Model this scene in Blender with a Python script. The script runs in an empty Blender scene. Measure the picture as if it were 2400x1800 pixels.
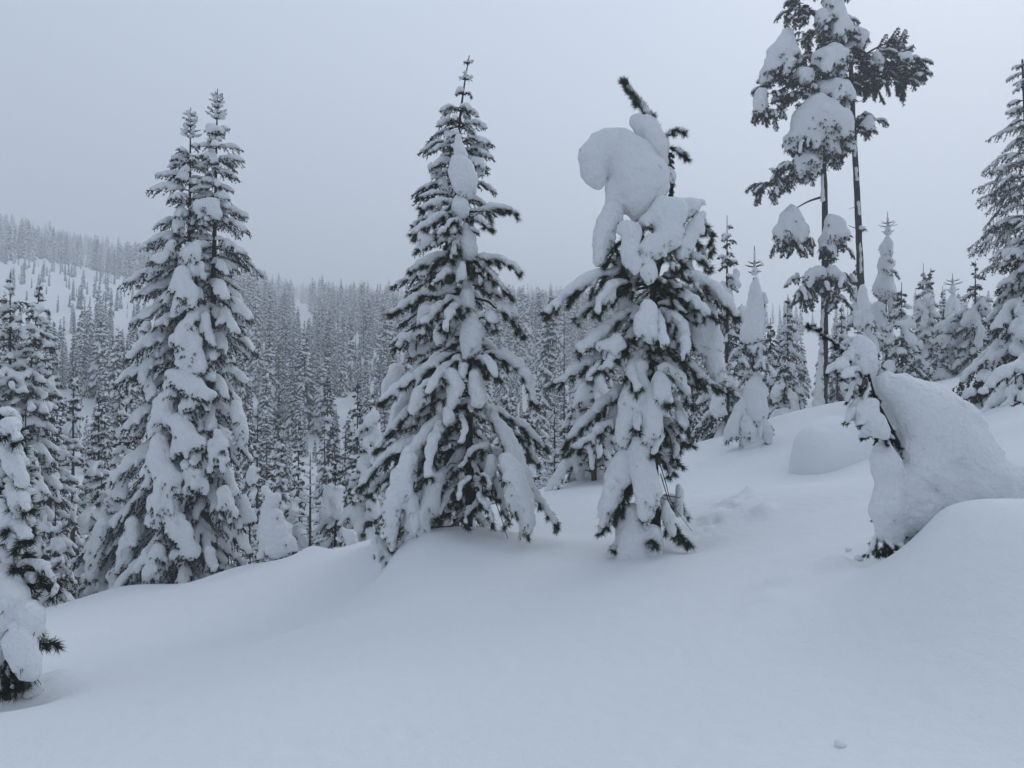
import bpy, math, random, time
import numpy as np
import openvdb as vdb

T0 = time.time()
scene = bpy.context.scene
R = math.radians

# ------------------------------------------------------------------ camera
PITCH = 3.0
FPX = 1813.0                                   # focal length in photograph pixels (2400 wide)
cam_data = bpy.data.cameras.new('camera')
cam_data.sensor_fit = 'HORIZONTAL'
cam_data.sensor_width = 36.0
cam_data.lens = 36.0 * FPX / 2400.0
cam_data.clip_start = 0.05
cam_data.clip_end = 9000.0
cam = bpy.data.objects.new('camera', cam_data)
scene.collection.objects.link(cam)
cam.location = (0, 0, 0)
cam.rotation_euler = (R(90 + PITCH), 0, 0)
scene.camera = cam

# ------------------------------------------------------------------ sky, sun, exposure
SUN_EL, SUN_AZ = 34.0, 34.0                    # azimuth measured from straight ahead towards the right
sun_dir = (math.cos(R(SUN_EL)) * math.sin(R(SUN_AZ)), math.cos(R(SUN_EL)) * math.cos(R(SUN_AZ)), math.sin(R(SUN_EL)))
world = bpy.data.worlds.new('World')
scene.world = world
world.use_nodes = True
nt = world.node_tree
nt.nodes.clear()
def wn(kind, **kw):
    n = nt.nodes.new(kind)
    for k, v in kw.items():
        setattr(n, k, v)
    return n
out = wn('ShaderNodeOutputWorld')
bg = wn('ShaderNodeBackground')
nt.links.new(bg.outputs[0], out.inputs[0])
sky = wn('ShaderNodeTexSky')
sky.sky_type = 'NISHITA'
sky.sun_disc = False
sky.sun_elevation = R(SUN_EL)
sky.sun_rotation = R(SUN_AZ)
sky.air_density = 1.0
sky.dust_density = 3.0
tc = wn('ShaderNodeTexCoord')
sep = wn('ShaderNodeSeparateXYZ')
nt.links.new(tc.outputs['Generated'], sep.inputs[0])
ramp = wn('ShaderNodeValToRGB')                # overcast cloud deck: a little brighter towards the zenith
ramp.color_ramp.elements[0].position = 0.0
ramp.color_ramp.elements[0].color = (6.5, 7.55, 9.2, 1)
ramp.color_ramp.elements[1].position = 0.9
ramp.color_ramp.elements[1].color = (7.0, 8.1, 9.8, 1)
nt.links.new(sep.outputs['Z'], ramp.inputs[0])
vdot = wn('ShaderNodeVectorMath', operation='DOT_PRODUCT')
nt.links.new(tc.outputs['Generated'], vdot.inputs[0])
vdot.inputs[1].default_value = sun_dir
mr = wn('ShaderNodeMapRange', interpolation_type='SMOOTHSTEP')
nt.links.new(vdot.outputs['Value'], mr.inputs['Value'])
mr.inputs['From Min'].default_value = -0.7
mr.inputs['From Max'].default_value = 1.0
mr.inputs['To Min'].default_value = 0.42
mr.inputs['To Max'].default_value = 1.42
glow = wn('ShaderNodeVectorMath', operation='SCALE')
nt.links.new(ramp.outputs[0], glow.inputs[0])
nt.links.new(mr.outputs[0], glow.inputs['Scale'])
mix = wn('ShaderNodeMix', data_type='RGBA')
mix.inputs['Factor'].default_value = 0.88
nt.links.new(sky.outputs[0], mix.inputs['A'])
nt.links.new(glow.outputs[0], mix.inputs['B'])
nt.links.new(mix.outputs['Result'], bg.inputs['Color'])
bg.inputs['Strength'].default_value = 0.1

sun_l = bpy.data.lights.new('sun', 'SUN')
sun_l.energy = 1.5
sun_l.angle = R(40)
sun_l.color = (1.0, 0.985, 0.96)
sun_o = bpy.data.objects.new('sun', sun_l)
scene.collection.objects.link(sun_o)
from mathutils import Vector
sun_o.rotation_euler = Vector(sun_dir).to_track_quat('Z', 'Y').to_euler()
sun_o.location = (20, 20, 60)

vs = scene.view_settings
vs.view_transform = 'Standard'
vs.look = 'None'
vs.exposure = -0.24
HAZE = 0.0044
vs.gamma = 1.0
vs.use_curve_mapping = False
scene.render.engine = 'CYCLES'
scene.cycles.volume_bounces = 8
scene.cycles.max_bounces = 10
scene.cycles.diffuse_bounces = 4
scene.cycles.transparent_max_bounces = 8
scene.cycles.use_denoising = True

# ------------------------------------------------------------------ helpers
CP, SP = math.cos(R(PITCH)), math.sin(R(PITCH))
def at(u, v, d):
    """the point seen at photograph pixel (u, v) that stands d metres ahead of the camera"""
    a = (u - 1200.0) / FPX
    b = (900.0 - v) / FPX
    y = CP - b * SP
    z = SP + b * CP
    s = d / y
    return np.array((a * s, d, z * s))
def m_per_px(d):
    return d / FPX
def to_px(p):
    y = p[1] * CP + p[2] * SP
    z = -p[1] * SP + p[2] * CP
    return 1200 + FPX * p[0] / y, 900 - FPX * z / y

def link(o):
    scene.collection.objects.link(o)
    return o

def new_mesh(name, V, F, mats, midx=None, smooth=True):
    """V (n,3); F list of (m,k) integer arrays, one array for each polygon size; midx: list of material indices alike"""
    me = bpy.data.meshes.new(name)
    V = np.asarray(V, np.float32)
    F = [np.asarray(f, np.int32) for f in F if len(f)]
    me.vertices.add(len(V))
    me.vertices.foreach_set('co', V.ravel())
    nl = sum(f.size for f in F)
    npoly = sum(len(f) for f in F)
    me.loops.add(nl)
    me.polygons.add(npoly)
    if nl:
        me.loops.foreach_set('vertex_index', np.concatenate([f.ravel() for f in F]))
        starts, s = [], 0
        for f in F:
            starts.append(s + np.arange(len(f)) * f.shape[1])
            s += f.size
        me.polygons.foreach_set('loop_start', np.concatenate(starts).astype(np.int32))
        me.polygons.foreach_set('use_smooth', np.full(npoly, smooth))
        if midx is not None:
            me.polygons.foreach_set('material_index', np.concatenate(midx).astype(np.int32))
    for m in mats:
        me.materials.append(m)
    me.update(calc_edges=True)
    return me

class Buf:
    """collects triangles and quads with a material index, builds one mesh"""
    def __init__(self):
        self.v, self.f, self.n = [], {3: [], 4: []}, 0
    def add(self, V, F, mi=0):
        V = np.asarray(V, np.float64).reshape(-1, 3)
        F = np.asarray(F, np.int64)
        if len(F) == 0:
            return
        self.v.append(V)
        self.f[F.shape[1]].append((F + self.n, np.full(len(F), mi)))
        self.n += len(V)
    def empty(self):
        return self.n == 0
    def mesh(self, name, mats, origin=(0, 0, 0), smooth=True):
        V = np.concatenate(self.v) - np.asarray(origin)
        F, M = [], []
        for k in (3, 4):
            if self.f[k]:
                F.append(np.concatenate([a for a, b in self.f[k]]))
                M.append(np.concatenate([b for a, b in self.f[k]]))
        return new_mesh(name, V, F, mats, M, smooth)

def part(name, me, parent, label=None):
    o = bpy.data.objects.new(name, me)
    link(o)
    o.parent = parent
    if label:
        o['label'] = label
    return o

def thing(name, label, cat, loc=(0, 0, 0), group=None, rz=0.0, sc=1.0):
    o = bpy.data.objects.new(name, None)
    link(o)
    o.empty_display_size = 0.2
    o.location = loc
    o.rotation_euler = (0, 0, rz)
    o.scale = (sc, sc, sc)
    o['label'] = label
    o['category'] = cat
    if group:
        o['group'] = group
    return o

def cross(a, b):
    a, b = np.asarray(a), np.asarray(b)
    o = np.empty(np.broadcast_shapes(a.shape, b.shape))
    o[..., 0] = a[..., 1] * b[..., 2] - a[..., 2] * b[..., 1]
    o[..., 1] = a[..., 2] * b[..., 0] - a[..., 0] * b[..., 2]
    o[..., 2] = a[..., 0] * b[..., 1] - a[..., 1] * b[..., 0]
    return o

def nrm(a):
    return a / (np.sqrt((a * a).sum(-1, keepdims=True)) + 1e-12)

def curve(P, n):
    """Catmull-Rom through the points P, n samples evenly by length"""
    P = np.asarray(P, float)
    if len(P) == 2:
        return P[0] + np.linspace(0, 1, n)[:, None] * (P[1] - P[0])
    Q = np.vstack([2 * P[0] - P[1], P, 2 * P[-1] - P[-2]])
    t = np.linspace(0, 1, 12, endpoint=False)[:, None]
    seg = []
    for i in range(1, len(Q) - 2):
        a, b, c, d = Q[i - 1], Q[i], Q[i + 1], Q[i + 2]
        seg.append(0.5 * (2 * b + (c - a) * t + (2 * a - 5 * b + 4 * c - d) * t ** 2 + (3 * b - a - 3 * c + d) * t ** 3))
    S = np.vstack(seg + [P[-1:]])
    L = np.concatenate([[0], np.cumsum(np.linalg.norm(np.diff(S, axis=0), axis=1))])
    x = np.linspace(0, L[-1], n)
    return np.stack([np.interp(x, L, S[:, k]) for k in range(3)], 1)

def tube(buf, P, r0, r1, k=6, mi=0, pw=1.0, rough=0.0, rng=None):
    P = np.asarray(P, float)
    n = len(P)
    D = nrm(np.gradient(P, axis=0))
    ref = np.array((0.0, 0, 1)) if abs(D[:, 2]).mean() < 0.8 else np.array((1.0, 0, 0))
    A = nrm(cross(D, ref))
    B = cross(D, A)
    t = np.linspace(0, 1, n)
    rad = r0 + (r1 - r0) * t ** pw
    a = np.linspace(0, 2 * math.pi, k, endpoint=False)
    rr = np.repeat(rad[:, None], k, 1)
    if rough and rng is not None:
        rr = rr * (1 + rough * rng.normal(size=rr.shape))
    V = P[:, None, :] + rr[..., None] * (np.cos(a)[None, :, None] * A[:, None, :] + np.sin(a)[None, :, None] * B[:, None, :])
    V = V.reshape(-1, 3)
    i = np.arange(n - 1)[:, None] * k
    j = np.arange(k)[None, :]
    j2 = (j + 1) % k
    F = np.stack([i + j, i + j2, i + k + j2, i + k + j], -1).reshape(-1, 4)
    buf.add(V, F, mi)
    tip = np.vstack([V[-k:], P[-1] + D[-1] * rad[-1]])
    buf.add(tip, np.stack([np.arange(k), (np.arange(k) + 1) % k, np.full(k, k)], 1), mi)

def needles(buf, P, D, L, ang, w, rng, mi=0):
    """one thin triangle for each needle, leaving its shoot direction D at the angle ang"""
    n = len(P)
    if n == 0:
        return
    r = rng.normal(size=(n, 3))
    perp = nrm(cross(D, r))
    d = nrm(D * np.cos(ang)[:, None] + perp * np.sin(ang)[:, None])
    side = nrm(cross(d, rng.normal(size=(n, 3)))) * (w * 0.5)
    V = np.stack([P - side, P + side, P + d * np.asarray(L)[:, None]], 1).reshape(-1, 3)
    buf.add(V, np.arange(3 * n).reshape(-1, 3), mi)

_nrng = np.random.default_rng(5)
_LAT = _nrng.normal(size=(24, 24, 24)).astype(np.float32)
def noise_grid(lo, shape, vox, scale):
    """smooth lattice noise sampled on a grid"""
    idx, wts = [], []
    for k in range(3):
        x = (lo[k] + np.arange(shape[k]) * vox) / scale
        i = np.floor(x).astype(int)
        f = (x - i).astype(np.float32)
        f = f * f * (3 - 2 * f)
        idx.append((i % 24, (i + 1) % 24))
        wts.append(f)
    def take(a, ax, k):
        i0, i1 = idx[k]
        sh = [1, 1, 1]
        sh[ax] = -1
        w = wts[k].reshape(sh)
        return np.take(a, i0, ax) * (1 - w) + np.take(a, i1, ax) * w
    return take(take(take(_LAT, 0, 0), 1, 1), 2, 2)

def snow_sdf(prims, vox, k=0.04, namp=0.006, nscale=0.09, adapt=0.22, flute=0.0, fscale=0.12):
    """one closed, softly merged snow surface from tapered capsules (a, b, ra, rb, squash)"""
    A = np.array([p[0] for p in prims], float)
    B = np.array([p[1] for p in prims], float)
    RA = np.array([p[2] for p in prims], float)
    RB = np.array([p[3] for p in prims], float)
    rm = np.maximum(RA, RB)[:, None]
    lo = np.minimum(A, B).min(0) - rm.max() - 4 * vox
    lo = (np.minimum(A, B) - rm).min(0) - 4 * vox
    hi = (np.maximum(A, B) + rm).max(0) + 4 * vox
    lo = np.floor(lo / vox) * vox
    sh = np.ceil((hi - lo) / vox).astype(int) + 1
    BG = 1.0
    arr = np.full(sh, BG, np.float32)
    for i in range(len(A)):
        a, b, ra, rb = A[i], B[i], RA[i], RB[i]
        sq = prims[i][4] if len(prims[i]) > 4 else 1.0
        m = max(ra, rb) + k * 0.7 + 2 * vox
        i0 = np.maximum(np.floor((np.minimum(a, b) - m - lo) / vox).astype(int), 0)
        i1 = np.minimum(np.ceil((np.maximum(a, b) + m - lo) / vox).astype(int) + 1, sh)
        X = (lo[0] + np.arange(i0[0], i1[0]) * vox - a[0]).astype(np.float32)[:, None, None]
        Y = (lo[1] + np.arange(i0[1], i1[1]) * vox - a[1]).astype(np.float32)[None, :, None]
        Z = (lo[2] + np.arange(i0[2], i1[2]) * vox - a[2]).astype(np.float32)[None, None, :]
        ab = b - a
        L2 = float(ab @ ab) + 1e-9
        t = np.clip((X * ab[0] + Y * ab[1] + Z * ab[2]) / L2, 0, 1)
        dz = (Z - t * ab[2]) / sq
        d = np.sqrt((X - t * ab[0]) ** 2 + (Y - t * ab[1]) ** 2 + dz * dz) - (ra + (rb - ra) * t)
        sl = arr[i0[0]:i1[0], i0[1]:i1[1], i0[2]:i1[2]]
        h = np.maximum(k - np.abs(sl - d), 0)
        sl[...] = np.minimum(sl, d) - h * h * (0.25 / k)
    if namp:
        arr += namp * noise_grid(lo, sh, vox, nscale) + 0.45 * namp * noise_grid(lo + 7.7, sh, vox, nscale * 0.43)
    if flute:                                   # folds that run down the sides, deeper towards the hem
        f0 = noise_grid(lo * np.array((1, 1, 0.22)) + 3.3, (sh[0], sh[1], max(2, int(sh[2] * 0.22) + 2)), vox, fscale)
        zi = np.arange(sh[2]) * 0.22
        i0 = zi.astype(int)
        w = (zi - i0).astype(np.float32)
        f0 = f0[:, :, i0] * (1 - w) + f0[:, :, i0 + 1] * w
        arr += flute * f0 * np.linspace(1.25, 0.45, sh[2], dtype=np.float32)[None, None, :]
    arr[0] = arr[-1] = BG
    arr[:, 0] = arr[:, -1] = BG
    arr[:, :, 0] = arr[:, :, -1] = BG
    g = vdb.FloatGrid(BG)
    g.copyFromArray(np.clip(arr / vox, -3, 3))
    p, tr, q = g.convertToPolygons(isovalue=0.0, adaptivity=adapt)
    return p * vox + lo, tr, q

def shatter(prims, rng, n=4, core=0.82, down=0.9):
    """breaks smooth capsules into lobes that hang over each other"""
    out = []
    for p in prims:
        a, b, ra, rb = p[:4]
        out.append((a, b, ra * core, rb * core, p[4] if len(p) > 4 else 1.0))
        L = np.linalg.norm(b - a)
        r = 0.5 * (ra + rb)
        for _ in range(n + int(L / (r + 1e-6))):
            t = rng.uniform(0, 1)
            d = nrm(rng.normal(size=3) * np.array((1, 1, 0.8)))
            rr = (ra + (rb - ra) * t)
            s = rng.uniform(0.28, 0.52) * rr
            c = a + (b - a) * t + d * (rr * rng.uniform(0.55, 0.85))
            e = c + np.array((d[0] * 0.25, d[1] * 0.25, -down * rng.uniform(0.3, 1.4))) * rr
            out.append((c, e, s, s * rng.uniform(0.35, 0.8), 1.0))
    return out

def snow_part(name, prims, vox, parent, origin, mat, label=None, **kw):
    if not prims:
        return None
    V, T, Q = snow_sdf(prims, vox, **kw)
    if len(V) < 8:
        return None
    me = new_mesh(name, V - np.asarray(origin), [T, Q], [mat])
    return part(name, me, parent, label)

def hem_needles(V, T, Q, rng, n_m2, nl, w, tufts=5):
    """needle tips that show along the underside of a snow clump"""
    tri = np.concatenate([T, Q[:, :3], Q[:, [0, 2, 3]]]) if len(Q) else T
    a, b, c = V[tri[:, 0]], V[tri[:, 1]], V[tri[:, 2]]
    nn = cross(b - a, c - a)
    ar = np.sqrt((nn * nn).sum(1)) * 0.5
    nn = nrm(nn)
    wt = ar * np.clip(-nn[:, 2] - 0.12, 0, 1)
    if wt.sum() <= 0:
        return None
    k = int(wt.sum() * n_m2)
    if k < 3:
        return None
    ix = rng.choice(len(tri), k, p=wt / wt.sum())
    p = (a[ix] + b[ix] + c[ix]) / 3 - nn[ix] * 0.01
    d = nrm(nn[ix] * np.array((1, 1, 0.3)) * 0.8 + rng.normal(size=(k, 3)) * 0.25 - np.array((0, 0, 0.75)))
    buf = Buf()
    p = np.repeat(p, tufts, 0) + rng.normal(size=(k * tufts, 3)) * 0.006
    d = np.repeat(d, tufts, 0)
    needles(buf, p, d, nl * rng.uniform(0.6, 1.3, k * tufts), rng.uniform(0.0, 0.6, k * tufts), w, rng)
    return buf

# ------------------------------------------------------------------ materials
def mat_new(name):
    m = bpy.data.materials.new(name)
    m.use_nodes = True
    t = m.node_tree
    b = t.nodes['Principled BSDF']
    return m, t, b
def mk_snow(name, col, b1, b2, strength):
    m, t, b = mat_new(name)
    b.inputs['Roughness'].default_value = 0.75
    b.inputs['Specular IOR Level'].default_value = 0.12
    geo = t.nodes.new('ShaderNodeNewGeometry')
    n1 = t.nodes.new('ShaderNodeTexNoise')
    n1.inputs['Scale'].default_value = b1
    n1.inputs['Detail'].default_value = 4
    t.links.new(geo.outputs['Position'], n1.inputs['Vector'])
    n2 = t.nodes.new('ShaderNodeTexNoise')
    n2.inputs['Scale'].default_value = b2
    n2.inputs['Detail'].default_value = 2
    t.links.new(geo.outputs['Position'], n2.inputs['Vector'])
    mx = t.nodes.new('ShaderNodeMath')
    mx.operation = 'MULTIPLY_ADD'
    mx.inputs[1].default_value = 0.18
    t.links.new(n2.outputs[0], mx.inputs[0])
    t.links.new(n1.outputs[0], mx.inputs[2])
    bp = t.nodes.new('ShaderNodeBump')
    bp.inputs['Strength'].default_value = strength
    bp.inputs['Distance'].default_value = 0.03
    t.links.new(mx.outputs[0], bp.inputs['Height'])
    t.links.new(bp.outputs[0], b.inputs['Normal'])
    n3 = t.nodes.new('ShaderNodeTexNoise')
    n3.inputs['Scale'].default_value = 0.8
    n3.inputs['Detail'].default_value = 5
    t.links.new(geo.outputs['Position'], n3.inputs['Vector'])
    cr = t.nodes.new('ShaderNodeValToRGB')
    cr.color_ramp.elements[0].position = 0.3
    cr.color_ramp.elements[1].position = 0.7
    cr.color_ramp.elements[0].color = (col[0] * 0.975, col[1] * 0.98, col[2] * 0.985, 1)
    cr.color_ramp.elements[1].color = (*col, 1)
    t.links.new(n3.outputs[0], cr.inputs[0])
    t.links.new(cr.outputs[0], b.inputs['Base Color'])
    return m
def mk_noise(name, c0, c1, scale, rough, p0=0.4, p1=0.62, c2=None, bump=0.0):
    m, t, b = mat_new(name)
    b.inputs['Roughness'].default_value = rough
    b.inputs['Specular IOR Level'].default_value = 0.15
    geo = t.nodes.new('ShaderNodeNewGeometry')
    n1 = t.nodes.new('ShaderNodeTexNoise')
    n1.inputs['Scale'].default_value = scale
    n1.inputs['Detail'].default_value = 3
    t.links.new(geo.outputs['Position'], n1.inputs['Vector'])
    cr = t.nodes.new('ShaderNodeValToRGB')
    cr.color_ramp.elements[0].position = p0
    cr.color_ramp.elements[1].position = p1
    cr.color_ramp.elements[0].color = (*c0, 1)
    cr.color_ramp.elements[1].color = (*c1, 1)
    if c2:
        e = cr.color_ramp.elements.new(min(0.98, p1 + 0.06))
        e.color = (*c2, 1)
    t.links.new(n1.outputs[0], cr.inputs[0])
    t.links.new(cr.outputs[0], b.inputs['Base Color'])
    if bump:
        bp = t.nodes.new('ShaderNodeBump')
        bp.inputs['Strength'].default_value = bump
        bp.inputs['Distance'].default_value = 0.02
        t.links.new(n1.outputs[0], bp.inputs['Height'])
        t.links.new(bp.outputs[0], b.inputs['Normal'])
    return m
M_GROUND = mk_snow('ground_snow', (0.80, 0.82, 0.84), 9.0, 80.0, 0.5)
M_SNOW = mk_snow('settled_snow', (0.80, 0.815, 0.83), 22.0, 90.0, 1.0)
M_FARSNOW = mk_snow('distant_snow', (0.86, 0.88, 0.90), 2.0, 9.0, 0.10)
M_PINE = mk_noise('pine_needles', (0.012, 0.020, 0.008), (0.036, 0.050, 0.018), 14.0, 0.8, 0.38, 0.62, (0.13, 0.145, 0.135))
M_FIR = mk_noise('fir_needles', (0.007, 0.011, 0.008), (0.018, 0.025, 0.017), 11.0, 0.85, 0.36, 0.62, (0.10, 0.115, 0.11))
M_FARFIR = mk_noise('distant_fir_needles', (0.008, 0.012, 0.009), (0.018, 0.024, 0.018), 2.0, 0.85)
M_BARK = mk_noise('bark', (0.012, 0.010, 0.009), (0.045, 0.038, 0.033), 24.0, 0.85, 0.35, 0.65, None, 0.6)
M_TWIG = mk_noise('bare_twig', (0.028, 0.022, 0.018), (0.07, 0.058, 0.048), 20.0, 0.85)
# ------------------------------------------------------------------ ground: one snow sheet out to the horizon
CTRL = [  # photograph pixel, metres ahead
    (1200, 1800, 3.2), (0, 1800, 3.55), (2400, 1800, 2.95), (600, 1800, 3.4), (1800, 1800, 3.1),
    (1200, 1500, 5.2), (600, 1600, 4.9), (1700, 1500, 4.6), (2400, 1500, 3.7), (2100, 1500, 4.1),
    (30, 1625, 5.2), (200, 1560, 6.2), (450, 1480, 8.0), (700, 1420, 8.2), (900, 1360, 8.2),
    (1050, 1245, 8.6), (1110, 1240, 8.6), (1250, 1275, 8.3), (920, 1300, 8.2), (1200, 1330, 7.6),
    (1500, 1290, 8.0), (1600, 1285, 7.8), (1420, 1250, 9.5), (1330, 1180, 11.5),
    (100, 1430, 11.0), (250, 1400, 12.0), (400, 1385, 12.5), (540, 1352, 12.2), (700, 1312, 11.6), (800, 1290, 11.0), (880, 1278, 10.3),
    (1280, 1145, 14.0), (1420, 1112, 15.0), (1600, 1062, 16.0), (1740, 1012, 17.0), (1850, 968, 18.0), (1940, 955, 18.5),
    (2200, 892, 20.0), (2400, 852, 17.5),
    (2085, 1315, 5.25), (1950, 1320, 5.5), (1760, 1370, 5.6), (1900, 1200, 8.0), (1700, 1180, 9.0), (2050, 1100, 11.0), (1750, 1090, 13.0), (2390, 960, 10.5), (2200, 1010, 12.0),
    (2150, 1265, 4.75), (2200, 1196, 4.7), (2300, 1182, 4.6), (2400, 1190, 4.5), (2350, 1300, 4.2), (2520, 1190, 4.5),
]
XYZ = [tuple(at(*c)) for c in CTRL]
XYZ += [(2.9, 5.7, -0.82), (3.6, 6.0, -0.62), (0, 0, -1.42), (-3, 0, -1.75), (3, 0, -1.05), (0, -6, -1.6), (-8, -4, -2.9), (8, -4, 0.1), (-8, 4, -2.6), (8, 4, 0.3),
        (-9.5, 17, -4.6), (-4.5, 19, -4.4), (-1.0, 18.5, -2.9), (2.0, 20, -2.1), (5.5, 23, -1.2), (9.5, 25, -0.2), (13, 27, 0.9), (17, 20, 2.4), (14, 12, 1.9),
        (-14, 14, -4.6), (-12, 26, -7.0), (-3, 28, -5.6), (6, 32, -2.8), (16, 34, 0.6), (22, 26, 3.0)]
CX = np.array(XYZ)
def _tps_k(r2):
    return 0.5 * r2 * np.log(r2 + 1e-9)
_n = len(CX)
_K = _tps_k(((CX[:, None, :2] - CX[None, :, :2]) ** 2).sum(-1)) + np.eye(_n) * 0.012
_Pm = np.hstack([np.ones((_n, 1)), CX[:, :2]])
_S = np.zeros((_n + 3, _n + 3))
_S[:_n, :_n] = _K
_S[:_n, _n:] = _Pm
_S[_n:, :_n] = _Pm.T
_W = np.linalg.solve(_S, np.concatenate([CX[:, 2], np.zeros(3)]))
def near_z(x, y):
    r2 = (x[..., None] - CX[:, 0]) ** 2 + (y[..., None] - CX[:, 1]) ** 2
    return _tps_k(r2) @ _W[:_n] + _W[_n] + _W[_n + 1] * x + _W[_n + 2] * y

# the valley and the hillside across it: columns of (photograph row, metres ahead) at several bearings
COLS = [
    (-2600, [(1130, 36), (1000, 46), (880, 56), (780, 68), (690, 82), (625, 100), (585, 140), (560, 210), (545, 330), (540, 500), (640, 900), (800, 1700)]),
    (0,     [(1210, 30), (1130, 36), (1000, 46), (890, 56), (800, 68), (725, 82), (668, 100), (625, 140), (597, 210), (575, 330), (560, 500), (660, 900), (800, 1700)]),
    (350,   [(1240, 30), (1160, 36), (1020, 46), (915, 56), (830, 68), (765, 82), (715, 100), (678, 140), (652, 210), (635, 330), (625, 500), (700, 900), (820, 1700)]),
    (700,   [(1250, 30), (1185, 36), (1060, 46), (965, 56), (890, 68), (830, 82), (785, 100), (752, 140), (730, 210), (715, 330), (706, 500), (770, 900), (840, 1700)]),
    (1300,  [(1180, 30), (1130, 36), (1040, 46), (965, 56), (900, 68), (845, 82), (802, 100), (768, 140), (746, 210), (730, 330), (722, 500), (780, 900), (850, 1700)]),
    (2000,  [(1010, 30), (1005, 36), (985, 46), (940, 56), (885, 68), (840, 82), (802, 100), (770, 140), (748, 210), (732, 330), (724, 500), (780, 900), (850, 1700)]),
    (3000,  [(800, 30), (795, 36), (790, 46), (788, 56), (785, 68), (780, 82), (775, 100), (762, 140), (748, 210), (738, 330), (730, 500), (790, 900), (860, 1700)]),
    (5200,  [(880, 30), (865, 36), (855, 46), (845, 56), (840, 68), (830, 82), (815, 100), (795, 140), (770, 210), (755, 330), (745, 500), (790, 900), (860, 1700)]),
]
_ANG = np.array([math.atan2((c[0] - 1200) / FPX, 1) for c in COLS])
_LG = np.log(np.geomspace(26, 1700, 70))
_TAB = []
for c, rows in COLS:
    a = math.cos(math.atan2((c - 1200) / FPX, 1))
    dd = np.array([r[1] / 1.0 for r in rows], float)           # radial distance
    zz = np.array([at(1200, r[0], r[1])[2] for r in rows]) * max(0.8, a)
    _TAB.append(np.interp(_LG, np.log(dd), zz))
_TAB = np.array(_TAB)
_ker = np.exp(-0.5 * (np.arange(-4, 5) / 1.6) ** 2)
_ker /= _ker.sum()
_TAB = np.array([np.convolve(np.pad(r, 4, mode='edge'), _ker, 'valid') for r in _TAB])
def far_z(x, y):
    r = np.hypot(x, y)
    th = np.arctan2(x, y)
    back = np.abs(th) > R(68)
    thc = np.clip(th, _ANG[0], _ANG[-1])
    k = np.clip(np.searchsorted(_ANG, thc) - 1, 0, len(_ANG) - 2)
    f = np.clip((thc - _ANG[k]) / (_ANG[k + 1] - _ANG[k]), 0, 1)
    f = f * f * (3 - 2 * f)
    li = np.clip((np.log(np.maximum(r, 26)) - _LG[0]) / (_LG[1] - _LG[0]), 0, len(_LG) - 1.001)
    i = li.astype(int)
    g = li - i
    z = (1 - f) * ((1 - g) * _TAB[k, i] + g * _TAB[k, i + 1]) + f * ((1 - g) * _TAB[k + 1, i] + g * _TAB[k + 1, i + 1])
    return z
def wave(x, y, s, seed):
    a = np.random.default_rng(seed)
    z = 0
    for _ in range(5):
        th = a.uniform(0, math.pi)
        fr = a.uniform(0.6, 1.7) / s
        z = z + np.sin((x * math.cos(th) + y * math.sin(th)) * fr * 6.283 + a.uniform(0, 6.28))
    return z / 5
BUMPS = []    # (x, y, radius, height)
def bump_px(u, v, d, r, h):
    p = at(u, v, d)
    BUMPS.append((p[0], p[1], r, h))
# wind ridges, tree wells, mounds and little hollows in the slope
bump_px(1060, 1250, 8.6, 0.6, 0.03)
bump_px(940, 1300, 8.4, 0.5, 0.02)
bump_px(1500, 1290, 8.0, 0.5, 0.05)
bump_px(1620, 1290, 7.9, 0.25, -0.05)
bump_px(2085, 1300, 5.35, 0.22, -0.12)
bump_px(40, 1640, 5.0, 0.24, -0.10)
bump_px(135, 1590, 5.6, 0.16, 0.07)
bump_px(1960, 1320, 5.45, 0.17, 0.09)
bump_px(1830, 1345, 5.4, 0.15, 0.07)
bump_px(1795, 1392, 5.1, 0.14, 0.06)
bump_px(1790, 1178, 8.4, 0.12, 0.10)
bump_px(1500, 1425, 5.8, 0.14, 0.02)
bump_px(2220, 1030, 9.4, 0.45, 0.10)
bump_px(2330, 985, 9.6, 0.5, 0.12)
bump_px(300, 1398, 11.8, 0.7, 0.13)
bump_px(560, 1350, 11.9, 0.6, 0.10)
bump_px(690, 1318, 11.4, 0.35, 0.05)
bump_px(732, 1296, 11.6, 0.2, 0.12)
bump_px(900, 1290, 9.6, 0.7, 0.05)
bump_px(1370, 1122, 14.4, 0.5, 0.25)
bump_px(1660, 1035, 16.2, 0.8, 0.14)
STREAKS = [(730, 1490, 6.6, 0.40, 0.07, 0.032), (640, 1505, 6.9, 0.30, 0.06, 0.024), (560, 1500, 7.2, 0.22, 0.05, 0.032), (660, 1485, 7.0, 0.16, 0.05, -0.029), (500, 1390, 9.6, 0.35, 0.09, 0.032), (900, 1490, 6.0, 0.2, 0.04, 0.019), (820, 1460, 6.6, 0.3, 0.05, 0.019), (560, 1440, 8.2, 0.35, 0.07, 0.022)]
TRACKS = []
_tr = np.random.default_rng(31)
for i in range(26):
    u = _tr.uniform(1605, 1760)
    v = 1262 - (u - 1605) * 0.30 + _tr.normal() * 13
    TRACKS.append((*at(u, v, 8.3 + (1262 - v) * 0.022)[:2], _tr.uniform(0.05, 0.10), _tr.uniform(-0.11, 0.06)))
PITS = []
for i in range(46):
    u, v = _tr.uniform(100, 2350), _tr.uniform(1360, 1780)
    dd = 3.2 + (1800 - v) * 0.0068
    PITS.append((*at(u, v, dd)[:2], _tr.uniform(0.025, 0.07), _tr.choice((-1, -1, 1)) * _tr.uniform(0.005, 0.016)))
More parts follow.
